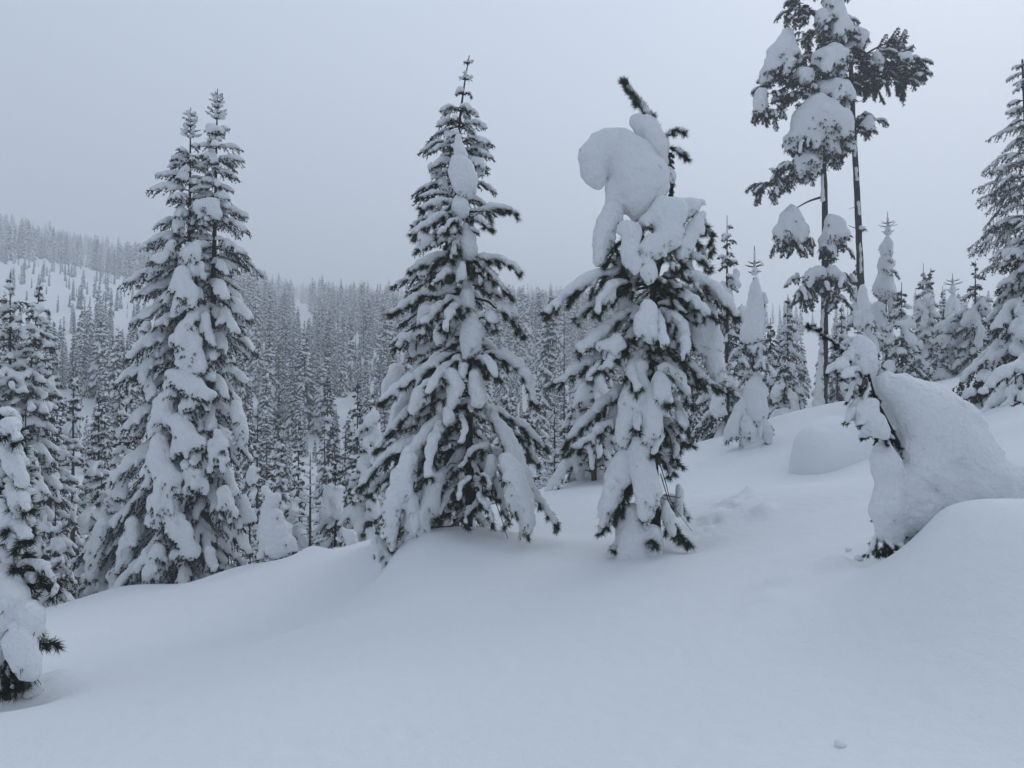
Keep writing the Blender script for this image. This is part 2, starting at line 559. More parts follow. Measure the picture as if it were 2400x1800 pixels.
def ground_z(x, y, detail=True):
    x = np.asarray(x, float)
    y = np.asarray(y, float)
    r = np.hypot(x, y)
    w = np.clip((r - 22) / 14, 0, 1)
    w = w * w * (3 - 2 * w)
    zn = np.zeros_like(x)
    m = w < 1
    if np.any(m):
        zn[m] = near_z(x[m], y[m])
    z = zn * (1 - w) + far_z(x, y) * w
    z = z + w * (wave(x, y, 34, 3) * np.clip(r / 60, 0, 2.0) * 0.45 + wave(x, y, 90, 4) * np.clip(r / 100, 0, 3) * 0.6)
    if detail:
        z = z + (1 - w) * (wave(x, y, 3.4, 7) * 0.045 + wave(x * 0.5, y, 1.25, 8) * 0.020 + wave(x * 0.45 + y * 0.2, y, 0.42, 9) * 0.0030) * np.clip((r - 1) / 5, 0.25, 1)
        for bx, by, br, bh in BUMPS:
            z = z + bh * np.exp(-((x - bx) ** 2 + (y - by) ** 2) / (br * br))
        for u, v, d, lx, ly, h in STREAKS:
            p = at(u, v, d)
            c, s = 0.94, 0.34
            a = (x - p[0]) * c + (y - p[1]) * s
            b = -(x - p[0]) * s + (y - p[1]) * c
            z = z + h * np.exp(-(a / lx) ** 4 - (b / ly) ** 2)
        for bx, by, br, bh in TRACKS + PITS:
            q = ((x - bx) ** 2 + (y - by) ** 2) / (br * br)
            z = z + bh * np.exp(-q * q)
    return z
def gz(x, y):
    return float(ground_z(np.array([x]), np.array([y]))[0])

def build_ground():
    th = np.concatenate([np.arange(-48, 48, 0.3), np.arange(48, 312, 3.0)])
    th = np.radians(th)
    rr = [0.4]
    while rr[-1] < 40:
        rr.append(rr[-1] * (1.035 if rr[-1] < 2.4 else 1.0135))
    while rr[-1] < 1750:
        rr.append(rr[-1] * 1.028)
    rr = np.array(rr)
    X = np.sin(th)[None, :] * rr[:, None]
    Y = np.cos(th)[None, :] * rr[:, None]
    Z = ground_z(X.ravel(), Y.ravel()).reshape(X.shape)
    n, k = X.shape
    V = np.stack([X, Y, Z], -1).reshape(-1, 3)
    V = np.vstack([V, [[0, 0, gz(0, 0)]]])
    i = np.arange(n - 1)[:, None] * k
    j = np.arange(k)[None, :]
    j2 = (j + 1) % k
    F = np.stack([i + j, i + k + j, i + k + j2, i + j2], -1).reshape(-1, 4)
    F = F[:, ::-1]
    jj = np.arange(k)
    T = np.stack([np.full(k, n * k), (jj + 1) % k, jj], 1)
    me = new_mesh('snow_ground', V, [T, F], [M_GROUND])
    o = link(bpy.data.objects.new('snow_ground', me))
    o['kind'] = 'structure'
    return o
build_ground()

def build_haze(density):
    lo = np.array((-2000.0, -2000.0, -40.0))
    hi = np.array((2000.0, 2000.0, 128.0))
    c = np.array([(x, y, z) for x in (0, 1) for y in (0, 1) for z in (0, 1)], float)
    V = lo + c * (hi - lo)
    F = np.array([(0, 1, 3, 2), (4, 6, 7, 5), (0, 4, 5, 1), (2, 3, 7, 6), (0, 2, 6, 4), (1, 5, 7, 3)])
    m = bpy.data.materials.new('haze')
    m.use_nodes = True
    t = m.node_tree
    t.nodes.clear()
    o_ = t.nodes.new('ShaderNodeOutputMaterial')
    v = t.nodes.new('ShaderNodeVolumePrincipled')
    v.inputs['Color'].default_value = (0.80, 0.815, 0.835, 1)
    v.inputs['Density'].default_value = density
    v.inputs['Anisotropy'].default_value = 0.38
    t.links.new(v.outputs[0], o_.inputs['Volume'])
    me = new_mesh('haze', V, [F], [m], smooth=False)
    o = link(bpy.data.objects.new('haze', me))
    o['kind'] = 'stuff'
    o.display_type = 'WIRE'
    return o
build_haze(HAZE)
# ------------------------------------------------------------------ boughs and trees
UP = np.array((0.0, 0.0, 1.0))

class Bough:
    """geometry of one bough: wood, needles, and the capsules of the snow lying on it"""
    def __init__(self):
        self.wood, self.leaf, self.snow = Buf(), Buf(), []

def pine_bough(P, rng, snow=0.045, nl=0.072, shoots=1.0, r0=0.016, dens=620, side_len=None, droop=0.35, w=0.0055, bare=0.12, snow_side=True, cover=1.0, lean=0.0):
    """a pine bough along the polyline P: side shoots like bottle brushes, snow lying along the upper side"""
    b = Bough()
    P = np.asarray(P, float)
    n = 28
    C = curve(P, n)
    C = C + rng.normal(size=(n, 3)) * 0.004
    L = float(np.linalg.norm(np.diff(C, axis=0), axis=1).sum())
    tube(b.wood, C, r0, 0.004, 5)
    T = nrm(np.gradient(C, axis=0))
    axes = [(C[int(bare * n):], 0)]
    side_end = {}
    sl = side_len if side_len else min(0.34, 0.30 * L)
    k = max(2, int(shoots * L / 0.085))
    for i in range(k):
        t = bare + (0.96 - bare) * (i + rng.uniform(0.1, 0.9)) / k
        j = min(n - 1, int(t * n))
        o, d = C[j], T[j]
        sidev = nrm(cross(d, UP)) * (1 if i % 2 else -1)
        if rng.random() < 0.25:
            sidev = -UP * 0.8 + sidev * 0.5
        dd = nrm(d * rng.uniform(0.55, 0.95) + sidev * rng.uniform(0.55, 0.95) - UP * droop * rng.uniform(0.2, 1.1))
        l = sl * (1.05 - 0.65 * t) * rng.uniform(0.65, 1.15)
        s = np.linspace(0, 1, 8)[:, None]
        S = o + dd * l * s - UP * (droop * 0.35 * l) * s ** 2
        axes.append((S, 1))
        side_end[id(S)] = rng.choice((0.0, 0.5, 0.8, 1.0))
        tube(b.wood, S[::2], 0.006, 0.003, 3)
    NP, ND = [], []
    for S, lev in axes:
        ll = float(np.sqrt((np.diff(S, axis=0) ** 2).sum(1)).sum())
        m = int(ll * dens * 1.35)
        if m < 4:
            continue
        q = rng.uniform(0.12 if lev else 0.0, 1.0, m) ** 0.85 * (len(S) - 1.001)
        i = q.astype(int)
        f = (q - i)[:, None]
        p = S[i] * (1 - f) + S[i + 1] * f
        d = nrm(S[i + 1] - S[i])
        NP += [p, np.repeat(S[-1:], 12, 0)]
        ND += [d, np.repeat(nrm(S[-1:] - S[-2:-1]), 12, 0)]
        if snow > 0:
            steps = max(3, int(ll / 0.06))
            xs = np.linspace(0.06, 0.93 if lev else 0.97, steps + 1) * (len(S) - 1.001)
            pts = [S[int(x)] * (1 - (x % 1)) + S[int(x) + 1] * (x % 1) for x in xs]
            for a in range(steps):
                if rng.random() > cover:
                    continue
                t = a / steps
                if lev == 0:
                    r = 0.80 * snow * (0.75 + 0.5 * math.sin(math.pi * min(1, t * 1.15))) * rng.uniform(0.6, 1.35)
                else:
                    if not snow_side or (a + 1) / steps > side_end[id(S)]:
                        continue
                    r = snow * 0.46 * (1.1 - 0.45 * t) * rng.uniform(0.6, 1.4)
                off = UP * r * 0.78
                b.snow.append((pts[a] + off, pts[a + 1] + off, r, r * 0.95, 0.85))
    if NP:
        p, d = np.concatenate(NP), np.concatenate(ND)
        m = len(p)
        needles(b.leaf, p, d, nl * rng.uniform(0.7, 1.15, m), rng.uniform(0.3, 1.0, m), w, rng)
    return b

def fir_bough(P, rng, snow=0.05, nl=0.020, width=None, r0=0.012, dens=260, w=0.005, droop=0.5, tw=0.05, cover=0.9, fat=1.0, bare=0.12, seg=0.09, hang=0.0):
    """a fir bough along P: a flat spray of twigs, snow lying in pads on top"""
    b = Bough()
    n = 20
    C = curve(P, n) + rng.normal(size=(n, 3)) * 0.004
    L = float(np.linalg.norm(np.diff(C, axis=0), axis=1).sum())
    tube(b.wood, C[::2], r0, 0.003, 4)
    T = nrm(np.gradient(C, axis=0))
    W = width if width else 0.34 * L
    axes = [(C[int(bare * n):], 0)]
    k = max(3, int(L * (1 - bare) / tw))
    for i in range(k):
        t = bare + (0.97 - bare) * (i + rng.uniform(0.2, 0.8)) / k
        j = min(n - 1, int(t * n))
        for sg in (-1, 1):
            sidev = nrm(cross(T[j], UP)) * sg
            dd = nrm(T[j] * rng.uniform(0.6, 1.0) + sidev * rng.uniform(0.7, 1.0) - UP * (droop * rng.uniform(0.1, 1.0) + hang))
            l = W * (math.sin(math.pi * min(1.0, 0.18 + 0.80 * t)) * 0.9 + 0.12) * rng.uniform(0.6, 1.15)
            s = np.linspace(0, 1, 5)[:, None]
            S = C[j] + dd * l * s - UP * (droop * 0.4 * l) * s ** 2
            axes.append((S, 1))
    NP, ND = [], []
    for S, lev in axes:
        ll = float(np.sqrt((np.diff(S, axis=0) ** 2).sum(1)).sum())
        m = max(4, int(ll * dens))
        q = rng.uniform(0.0, 1.0, m) * (len(S) - 1.001)
        i = q.astype(int)
        f = (q - i)[:, None]
        p = S[i] * (1 - f) + S[i + 1] * f
        d = nrm(S[i + 1] - S[i])
        NP.append(p)
        ND.append(d)
        if snow > 0:
            steps = max(2, int(ll / seg))
            end = 0.9 if lev == 0 else rng.uniform(0.45, 0.8)
            xs = np.linspace(0.05, end, steps + 1) * (len(S) - 1.001)
            pts = [S[int(x)] * (1 - (x % 1)) + S[int(x) + 1] * (x % 1) for x in xs]
            if lev == 1 and rng.random() > cover * 0.7:
                continue
            for a in range(steps):
                t = a / steps
                r = snow * fat * ((0.55 + 0.35 * math.sin(math.pi * t)) if lev == 0 else 0.46 * (1.1 - 0.5 * t)) * rng.uniform(0.8, 1.25)
                off = UP * r * 0.85
                b.snow.append((pts[a] + off, pts[a + 1] + off, r, r * 0.92, 0.85))
    p, d = np.concatenate(NP), np.concatenate(ND)
    m = len(p)
    needles(b.leaf, p, d, nl * rng.uniform(0.8, 1.3, m), rng.uniform(0.3, 1.1, m), w, rng)
    return b

def emit_boughs(root, boughs, org, leaf_mat, vox, k=0.028, namp=0.008, nscale=0.06, adapt=0.24, name='bough'):
    """each bough is a part, its needles and its snow are sub-parts"""
    for b in boughs:
        w = part(name, b.wood.mesh(name, [M_BARK], org), root)
        if not b.leaf.empty():
            part('needles', b.leaf.mesh('needles', [leaf_mat], org, smooth=False), w)
        if b.snow:
            snow_part('snow', b.snow, vox, w, org, M_SNOW, k=k, namp=namp, nscale=nscale, adapt=adapt)

def emit_merged(root, boughs, extra, org, leaf_mat, vox, k=0.05, namp=0.008, nscale=0.12, adapt=0.24, snow_mat=None):
    wood, leaf, snow = Buf(), Buf(), list(extra)
    for b in boughs:
        for src, dst in ((b.wood, wood), (b.leaf, leaf)):
            off = dst.n
            dst.v += src.v
            for kk in (3, 4):
                dst.f[kk] += [(f + off, m) for f, m in src.f[kk]]
            dst.n += src.n
        snow += b.snow
    o = []
    if not leaf.empty():
        if not wood.empty():
            off = leaf.n
            leaf.v += wood.v
            for kk in (3, 4):
                leaf.f[kk] += [(f + off, m + 1) for f, m in wood.f[kk]]
            leaf.n += wood.n
        o.append(part('crown', leaf.mesh('crown', [leaf_mat, M_BARK], org, smooth=False), root))
        o[-1]['kind'] = 'stuff'
    if snow:
        o.append(snow_part('snow_load', snow, vox, root, org, snow_mat or M_SNOW, k=k, namp=namp, nscale=nscale, adapt=adapt))
        o[-1]['kind'] = 'stuff'
    return o

def trunk_part(root, P, r0, r1, org, k=9, n=24, rough=0.05, seed=1, mat=None, name='trunk'):
    b = Buf()
    tube(b, curve(P, n), r0, r1, k, 0, 0.9, rough, np.random.default_rng(seed))
    return part(name, b.mesh(name, [mat or M_BARK], org), root)

def fir_boughs(base, top, prof_l, prof_r, rng, lod=0, levels=None, per=5, snow=0.05, lean=None, start=0.03, end=0.97, rise=(0.25, -0.5), skip=0.0, fat=1.0, cover=0.9, curl=0.25, coarse=1.0, depth=1.0, pw=0.92):
    """boughs of a fir between base and top; prof_*(t) is the crown's half width at the fraction t below the top"""
    base, top = np.asarray(base, float), np.asarray(top, float)
    H = np.linalg.norm(top - base)
    out = []
    levels = levels or int(H / 0.16)
    for i in range(levels):
        t = start + (end - start) * ((i + rng.uniform(0, 0.7)) / levels) ** pw
        o = top + (base - top) * t
        a0 = rng.uniform(0, 6.28)
        cnt = per if t > 0.12 else max(3, per - 1)
        for j in range(cnt):
            if rng.random() < skip:
                continue
            az = a0 + 6.283 * (j + rng.uniform(-0.3, 0.3)) / cnt
            c = math.cos(az)
            wl, wr = prof_l(t), prof_r(t)
            l = (wr if c > 0 else wl) * abs(c) + 0.5 * (wl + wr) * depth * (1 - abs(c))
            l *= rng.uniform(0.55, 1.12) if rng.random() < 0.8 else rng.uniform(1.0, 1.28)
            if l < 0.03:
                continue
            hd = np.array((c, math.sin(az), 0))
            o = top + (base - top) * min(0.99, max(0.02, t + rng.uniform(-0.6, 0.6) / levels))
            r_ = rise[0] + (rise[1] - rise[0]) * min(1, t * 1.3) + rng.normal() * 0.08
            mid = o + hd * l * 0.55 + UP * (l * 0.55 * r_ + 0.05 * l)
            tip = o + hd * l + UP * (l * r_ - curl * 0.35 * l)
            P = [o, mid, tip]
            s = snow * min(1.0, 0.35 + 1.3 * t) * rng.uniform(0.75, 1.3)
            if lod == 0:
                b = fir_bough(P, rng, snow=s, fat=fat, cover=cover, tw=0.065, dens=140, nl=0.036, w=0.0155, hang=0.25)
            elif lod == 1:
                b = fir_bough(P, rng, snow=s, fat=fat, cover=cover, tw=0.10 * coarse, dens=74 / coarse, nl=0.055 * coarse ** 0.5, w=0.026 * coarse, seg=0.14 * coarse, hang=0.3)
            else:
                b = fir_bough(P, rng, snow=s, fat=fat, cover=cover, tw=0.20, dens=34, nl=0.15, w=0.055, seg=0.35, r0=0.03, droop=0.9, hang=0.6)
            out.append(b)
    return out

def tabprof(pts):
    x = [p[0] for p in pts]
    y = [p[1] for p in pts]
    return lambda t: float(np.interp(t, x, y))

def px_chain(pts, d, squash=1.0):
    """tapered capsules through (u, v, radius in px, offset in metres away from the camera)"""
    out = []
    Q = []
    for p in pts:
        off = p[3] if len(p) > 3 else 0.0
        Q.append((at(p[0], p[1], d + off), p[2] * m_per_px(d + off)))
    if len(Q) == 1:
        c, r = Q[0]
        return [(c - 0.01 * UP, c + 0.01 * UP, r, r, squash)]
    for (a, ra), (b, rb) in zip(Q[:-1], Q[1:]):
        out.append((a, b, ra, rb, squash))
    return out
def px_line(pts, d, off_end=0.0, off_start=0.0):
    n = len(pts)
    return [at(p[0], p[1], d + (p[2] if len(p) > 2 else off_start + (off_end - off_start) * (i / max(1, n - 1)))) for i, p in enumerate(pts)]
# ------------------------------------------------------------------ the large trees of the foreground
_hr = np.random.default_rng(12)
def clumps(root, lists, d, org, vox, hem=900, shat=0, core=0.82, leaf=None, nl=0.06, w=0.006, **kw):
    """each clump of snow is a part, the needles at its hem a sub-part"""
    kw.setdefault('flute', 0.022)
    for c in lists:
        if isinstance(c, tuple):
            prims = sum((px_chain(ch, d) for ch in c), [])
        else:
            prims = px_chain(c, d)
        if shat:
            prims = shatter(prims, _hr, shat, core)
        V, T, Q = snow_sdf(prims, vox, **kw)
        if len(V) < 8:
            continue
        o = part('snow_clump', new_mesh('snow_clump', V - org, [T, Q], [M_SNOW]), root)
        if hem:
            b = hem_needles(V, T, Q, _hr, hem, nl, w)
            if b:
                part('needles', b.mesh('needles', [leaf or M_PINE], org, smooth=False), o)

def inner_skirt(P0, P1, rng, n, lo, hi, d, snow, kind='pine', down=0.5, front=None):
    """short boughs between trunk and outer boughs, all round"""
    out = []
    for i in range(n):
        t = rng.uniform(0, 1)
        o = P0 + (P1 - P0) * t
        az = rng.uniform(0, 6.28)
        l = rng.uniform(lo, hi) * (0.55 + 0.45 * (1 - t))
        hd = np.array((math.cos(az), math.sin(az), 0))
        P = [o, o + hd * l * 0.6 - UP * l * 0.15, o + hd * l - UP * l * down * rng.uniform(0.7, 1.3)]
        if kind == 'pine':
            out.append(pine_bough(P, rng, snow=snow * rng.uniform(0.8, 1.3), r0=0.010, dens=420))
        else:
            out.append(fir_bough(P, rng, snow=snow * rng.uniform(0.8, 1.3)))
    return out

# ---- pine with the mushroom-shaped snow cap
def tree_mushroom_pine():
    d = 8.0
    rng = np.random.default_rng(301)
    base = at(1540, 1290, d)
    org = base.copy()
    org[2] = gz(base[0], base[1])
    root = thing('pine_tree', 'bent pine under a huge overhanging mushroom-shaped snow cap', 'tree', org)
    TR = px_line([(1540, 1310), (1535, 1150), (1530, 1000), (1527, 820), (1532, 680), (1560, 560), (1574, 440), (1562, 350), (1522, 272), (1464, 196)], d)
    trunk_part(root, TR, 0.055, 0.012, org, seed=3, n=40)
    B = []
    def pb(pts, off=0.0, s0=0.0, **kw):
        B.append(pine_bough(px_line(pts, d, off, s0), rng, **kw))
    # leader and the two stubs at the top
    pb([(1545, 310), (1515, 262), (1482, 222), (1462, 192)], 0, bare=0.0, snow=0.034, shoots=0.0, side_len=0.04, dens=4200, nl=0.085, cover=0.85, r0=0.02)
    pb([(1552, 330), (1580, 306), (1606, 312)], -0.05, snow=0.018, shoots=0.5, side_len=0.05, dens=1500)
    pb([(1560, 345), (1588, 354), (1612, 373)], -0.05, snow=0.018, shoots=0.5, side_len=0.06, dens=1500)
    for v in range(360, 470, 14):
        pb([(1566, v), (1577, v + 6)], -0.02, snow=0, shoots=0.1, side_len=0.02, dens=1600, nl=0.03, r0=0.004)
    # dark hanging shoots at the right of the cap
    pb([(1600, 540), (1645, 525), (1668, 560), (1664, 600)], 0.15, snow=0.012, dens=900, side_len=0.14)
    pb([(1600, 560), (1640, 575), (1655, 635)], 0.05, snow=0.012, dens=900, side_len=0.14)
    pb([(1590, 590), (1640, 610), (1665, 625)], -0.1, snow=0.04)
    # needles showing under the cap
    pb([(1500, 540), (1452, 570), (1420, 625)], -0.25, snow=0.0, dens=900)
    pb([(1500, 520), (1506, 560), (1502, 590)], -0.38, snow=0.0, dens=900, side_len=0.06)
    pb([(1540, 590), (1570, 610), (1582, 640)], -0.32, snow=0.02, dens=900, side_len=0.12)
    pb([(1530, 560), (1590, 600), (1600, 650)], -0.2, snow=0.0, dens=700)
    pb([(1530, 560), (1470, 600), (1462, 640)], -0.2, snow=0.0, dens=700)
    # the two great arms
    pb([(1528, 650), (1450, 642), (1395, 655), (1330, 692), (1272, 738)], -0.35, snow=0.052, side_len=0.30, dens=800, droop=0.6, r0=0.024)
    pb([(1522, 668), (1455, 668), (1412, 700), (1398, 738)], -0.55, snow=0.050, side_len=0.22, dens=800, droop=0.6)
    pb([(1520, 672), (1440, 690), (1372, 730), (1350, 755)], 0.35, snow=0.045, side_len=0.2, dens=700)
    pb([(1535, 655), (1600, 648), (1655, 668), (1700, 705), (1732, 752)], -0.30, snow=0.056, side_len=0.30, dens=800, droop=0.6, r0=0.024)
    pb([(1540, 672), (1590, 690), (1640, 720), (1668, 742)], -0.5, snow=0.046, side_len=0.22, dens=800, droop=0.6)
    pb([(1545, 660), (1620, 690), (1690, 745)], 0.4, snow=0.045, dens=700)
    # left tiers
    pb([(1515, 715), (1455, 745), (1400, 790), (1356, 826)], -0.25, snow=0.058, side_len=0.24, dens=700)
    pb([(1500, 790), (1440, 818), (1390, 845), (1300, 900)], -0.2, snow=0.050, side_len=0.26, dens=800, r0=0.02)
    pb([(1490, 800), (1462, 802), (1436, 842), (1405, 872)], -0.5, snow=0.046, dens=800)
    pb([(1500, 880), (1450, 915), (1400, 965), (1350, 1010), (1322, 1050)], -0.15, snow=0.048, side_len=0.22, dens=800, r0=0.02)
    pb([(1480, 960), (1428, 995), (1380, 1030), (1342, 1054)], -0.4, snow=0.042, dens=800)
    # middle, towards the camera
    pb([(1524, 720), (1575, 745), (1606, 790), (1600, 852)], -0.62, snow=0.054, side_len=0.2, dens=700, droop=0.8)
    pb([(1526, 722), (1545, 760), (1560, 815)], -0.75, snow=0.05, side_len=0.16, dens=700, droop=0.8)
    pb([(1528, 806), (1490, 845), (1478, 880), (1500, 915)], -0.62, snow=0.052, side_len=0.18, dens=700, droop=0.8)
    pb([(1530, 850), (1560, 900), (1570, 950)], -0.55, snow=0.05, side_len=0.18, dens=700, droop=0.8)
    pb([(1528, 920), (1500, 960), (1490, 1010)], -0.6, snow=0.05, side_len=0.16, dens=700, droop=0.8)
    pb([(1530, 980), (1545, 1020), (1530, 1070)], -0.55, snow=0.04, side_len=0.14, dens=700, droop=0.8)
    # right tiers
    pb([(1545, 715), (1610, 740), (1660, 800), (1690, 900)], 0.1, snow=0.04, side_len=0.26, dens=800)
    pb([(1540, 800), (1610, 850), (1660, 895), (1703, 912)], -0.1, snow=0.03, side_len=0.26, dens=900)
    pb([(1540, 820), (1590, 880), (1620, 950)], -0.4, snow=0.035, side_len=0.2, dens=900)
    pb([(1540, 900), (1585, 950), (1612, 1010)], -0.3, snow=0.038, side_len=0.2, dens=900)
    pb([(1538, 960), (1570, 1010), (1590, 1090)], -0.2, snow=0.028, side_len=0.2, dens=900)
    pb([(1538, 1000), (1580, 1030), (1615, 1045)], 0.2, snow=0.03, side_len=0.2, dens=900)
    pb([(1538, 1060), (1565, 1090), (1572, 1120)], -0.15, snow=0.02, side_len=0.12, dens=900)
    # foot
    pb([(1530, 1060), (1480, 1110), (1450, 1180), (1412, 1250)], -0.3, snow=0.03, side_len=0.18, dens=900)
    pb([(1530, 1100), (1470, 1150), (1440, 1225)], -0.5, snow=0.0, side_len=0.16, dens=900)
    pb([(1540, 1150), (1565, 1210), (1600, 1265)], -0.3, snow=0.015, side_len=0.2, dens=900)
    pb([(1540, 1190), (1575, 1240), (1622, 1280)], -0.35, snow=0.012, side_len=0.18, dens=900)
    pb([(1530, 1200), (1520, 1245), (1540, 1285)], -0.55, snow=0.0, side_len=0.1, dens=700)
    pb([(1520, 1220), (1470, 1262), (1436, 1290)], -0.35, snow=0.02, side_len=0.1, dens=900)
    # round the back
    top, bot = at(1540, 640, d), at(1538, 1230, d)
    for i in range(15):
        t = (i + 0.5) / 15
        o = top + (bot - top) * t
        az = rng.uniform(0.15, 2.99)
        l = rng.uniform(0.55, 0.85) * (1 - 0.45 * t)
        hd = np.array((math.cos(az), math.sin(az), 0))
        B.append(pine_bough([o, o + hd * l * 0.55 - UP * 0.05, o + hd * l - UP * l * 0.45], rng, snow=0.045, dens=420, r0=0.012))
    for i in range(14):
        az = i * 0.45 + 3.0
        o = at(1532 + 6 * (i % 3), 640 + 5 * i, d)
        hd = np.array((math.cos(az), math.sin(az), -0.15))
        B.append(pine_bough([o, o + hd * 0.16, o + hd * 0.34 - UP * 0.05], rng, snow=0.03, dens=800, r0=0.008, bare=0.0))
    B += inner_skirt(at(1532, 690, d), at(1540, 1200, d), rng, 26, 0.18, 0.42, d, 0.035)
    emit_boughs(root, B, org, M_PINE, 0.018)
    # thin dead twigs at the foot
    dead = Buf()
    for pts in ([(1535, 1050), (1560, 1130), (1575, 1180), (1622, 1245)], [(1556, 1160), (1590, 1166), (1596, 1162)], [(1548, 1110), (1568, 1180), (1572, 1215), (1590, 1255)], [(1575, 1195), (1592, 1182)]):
        tube(dead, curve(px_line(pts, d, -0.25), 12), 0.006, 0.002, 4)
    part('dead_twigs', dead.mesh('dead_twigs', [M_TWIG], org), root)
    CL = [
        ([(1494, 284, 20, 0), (1515, 300, 30, 0), (1540, 345, 30, 0), (1556, 378, 13, 0)],),                              # hood
        ([(1402, 428, 15, -.04), (1393, 402, 33, -.04), (1394, 368, 39, -.04), (1416, 346, 42, -.02), (1455, 345, 44, 0), (1478, 375, 58, 0), (1500, 425, 71, 0), (1503, 465, 50, -.03), (1494, 500, 22, -.05)],
         [(1456, 420, 34, .02), (1446, 475, 30, 0)]),                                                                       # the mushroom
        ([(1434, 488, 24, -.1), (1425, 520, 30, -.12), (1412, 575, 24, -.15), (1402, 612, 14, -.16)],),
        ([(1462, 532, 16, -.3), (1480, 545, 26, -.3), (1478, 590, 22, -.32), (1490, 618, 20, -.33), (1506, 610, 16, -.33)],),
        ([(1520, 520, 26, -.22), (1556, 500, 42, -.2), (1580, 495, 36, -.15), (1560, 560, 38, -.25), (1530, 580, 30, -.3), (1505, 590, 22, -.32)],
         [(1550, 580, 22, -.28), (1540, 600, 12, -.3)]),
        ([(1590, 490, 28, -.05), (1620, 484, 22, -.02), (1648, 470, 7, 0)],),
        ([(1648, 500, 9, -.05), (1628, 535, 20, -.1), (1605, 575, 26, -.12), (1600, 600, 16, -.12)],),
        ([(1520, 618, 18, -.35), (1522, 640, 20, -.38), (1527, 662, 9, -.38)],),
        ([(1454, 610, 20, 0), (1440, 645, 14, 0)],),
        ([(1610, 610, 16, .05), (1620, 650, 12, .05)],),
        ([(1562, 398, 9, 0), (1577, 410, 10, 0), (1574, 428, 8, 0)],),
        ([(1640, 716, 18, 0), (1665, 725, 16, .05), (1672, 800, 26, .05), (1680, 870, 20, .05), (1697, 900, 10, .05)],
         [(1630, 735, 18, .02), (1640, 820, 14, .05)]),                                                                     # slab on the right
        ([(1510, 770, 30, -.45), (1520, 720, 20, -.4), (1530, 790, 24, -.5)],),
        ([(1450, 690, 14, .1), (1470, 720, 20, .1), (1440, 760, 14, .1)],),
        ([(1362, 812, 15, -.25), (1385, 800, 18, -.25), (1420, 770, 16, -.22)],),
        ([(1410, 812, 16, -.35), (1445, 800, 18, -.35), (1462, 812, 12, -.35)],),
        ([(1500, 860, 24, -.3), (1480, 930, 30, -.35), (1470, 990, 30, -.35), (1455, 1030, 22, -.33)],
         [(1530, 920, 24, -.4), (1525, 990, 26, -.42), (1520, 1030, 18, -.4)]),
        ([(1545, 890, 24, -.42), (1550, 930, 24, -.45)],),
        ([(1440, 960, 16, 0), (1432, 1000, 14, 0)],),
        ([(1560, 860, 18, -.4), (1590, 880, 16, -.35), (1612, 930, 12, -.3)],),
        ([(1590, 970, 12, -.28), (1606, 1005, 9, -.28)],),
        ([(1500, 1040, 26, -.38), (1505, 1100, 34, -.42), (1520, 1150, 34, -.42), (1512, 1195, 22, -.42)],),
        ([(1455, 1070, 22, -.32), (1440, 1120, 27, -.36), (1424, 1180, 22, -.38), (1412, 1230, 11, -.38)],
         [(1470, 1090, 20, -.35), (1462, 1130, 18, -.36)]),
        ([(1560, 1180, 9, -.3), (1566, 1210, 14, -.32), (1574, 1250, 10, -.32)],),
        ([(1590, 1140, 7, 0), (1592, 1200, 8, 0)],),
        ([(1480, 1205, 30, -.3), (1480, 1260, 38, -.3), (1475, 1305, 40, -.3)], [(1530, 1250, 26, -.3), (1535, 1300, 26, -.3)], [(1450, 1290, 22, -.25), (1445, 1310, 20, -.2)]),
    ]
    clumps(root, CL[:2], d, org, 0.016, hem=0, flute=0.006, k=0.02, namp=0.009, nscale=0.065)
    clumps(root, CL[2:], d, org, 0.019, hem=900, shat=3, core=0.88, k=0.04, namp=0.007, nscale=0.08, flute=0.014)
tree_mushroom_pine()

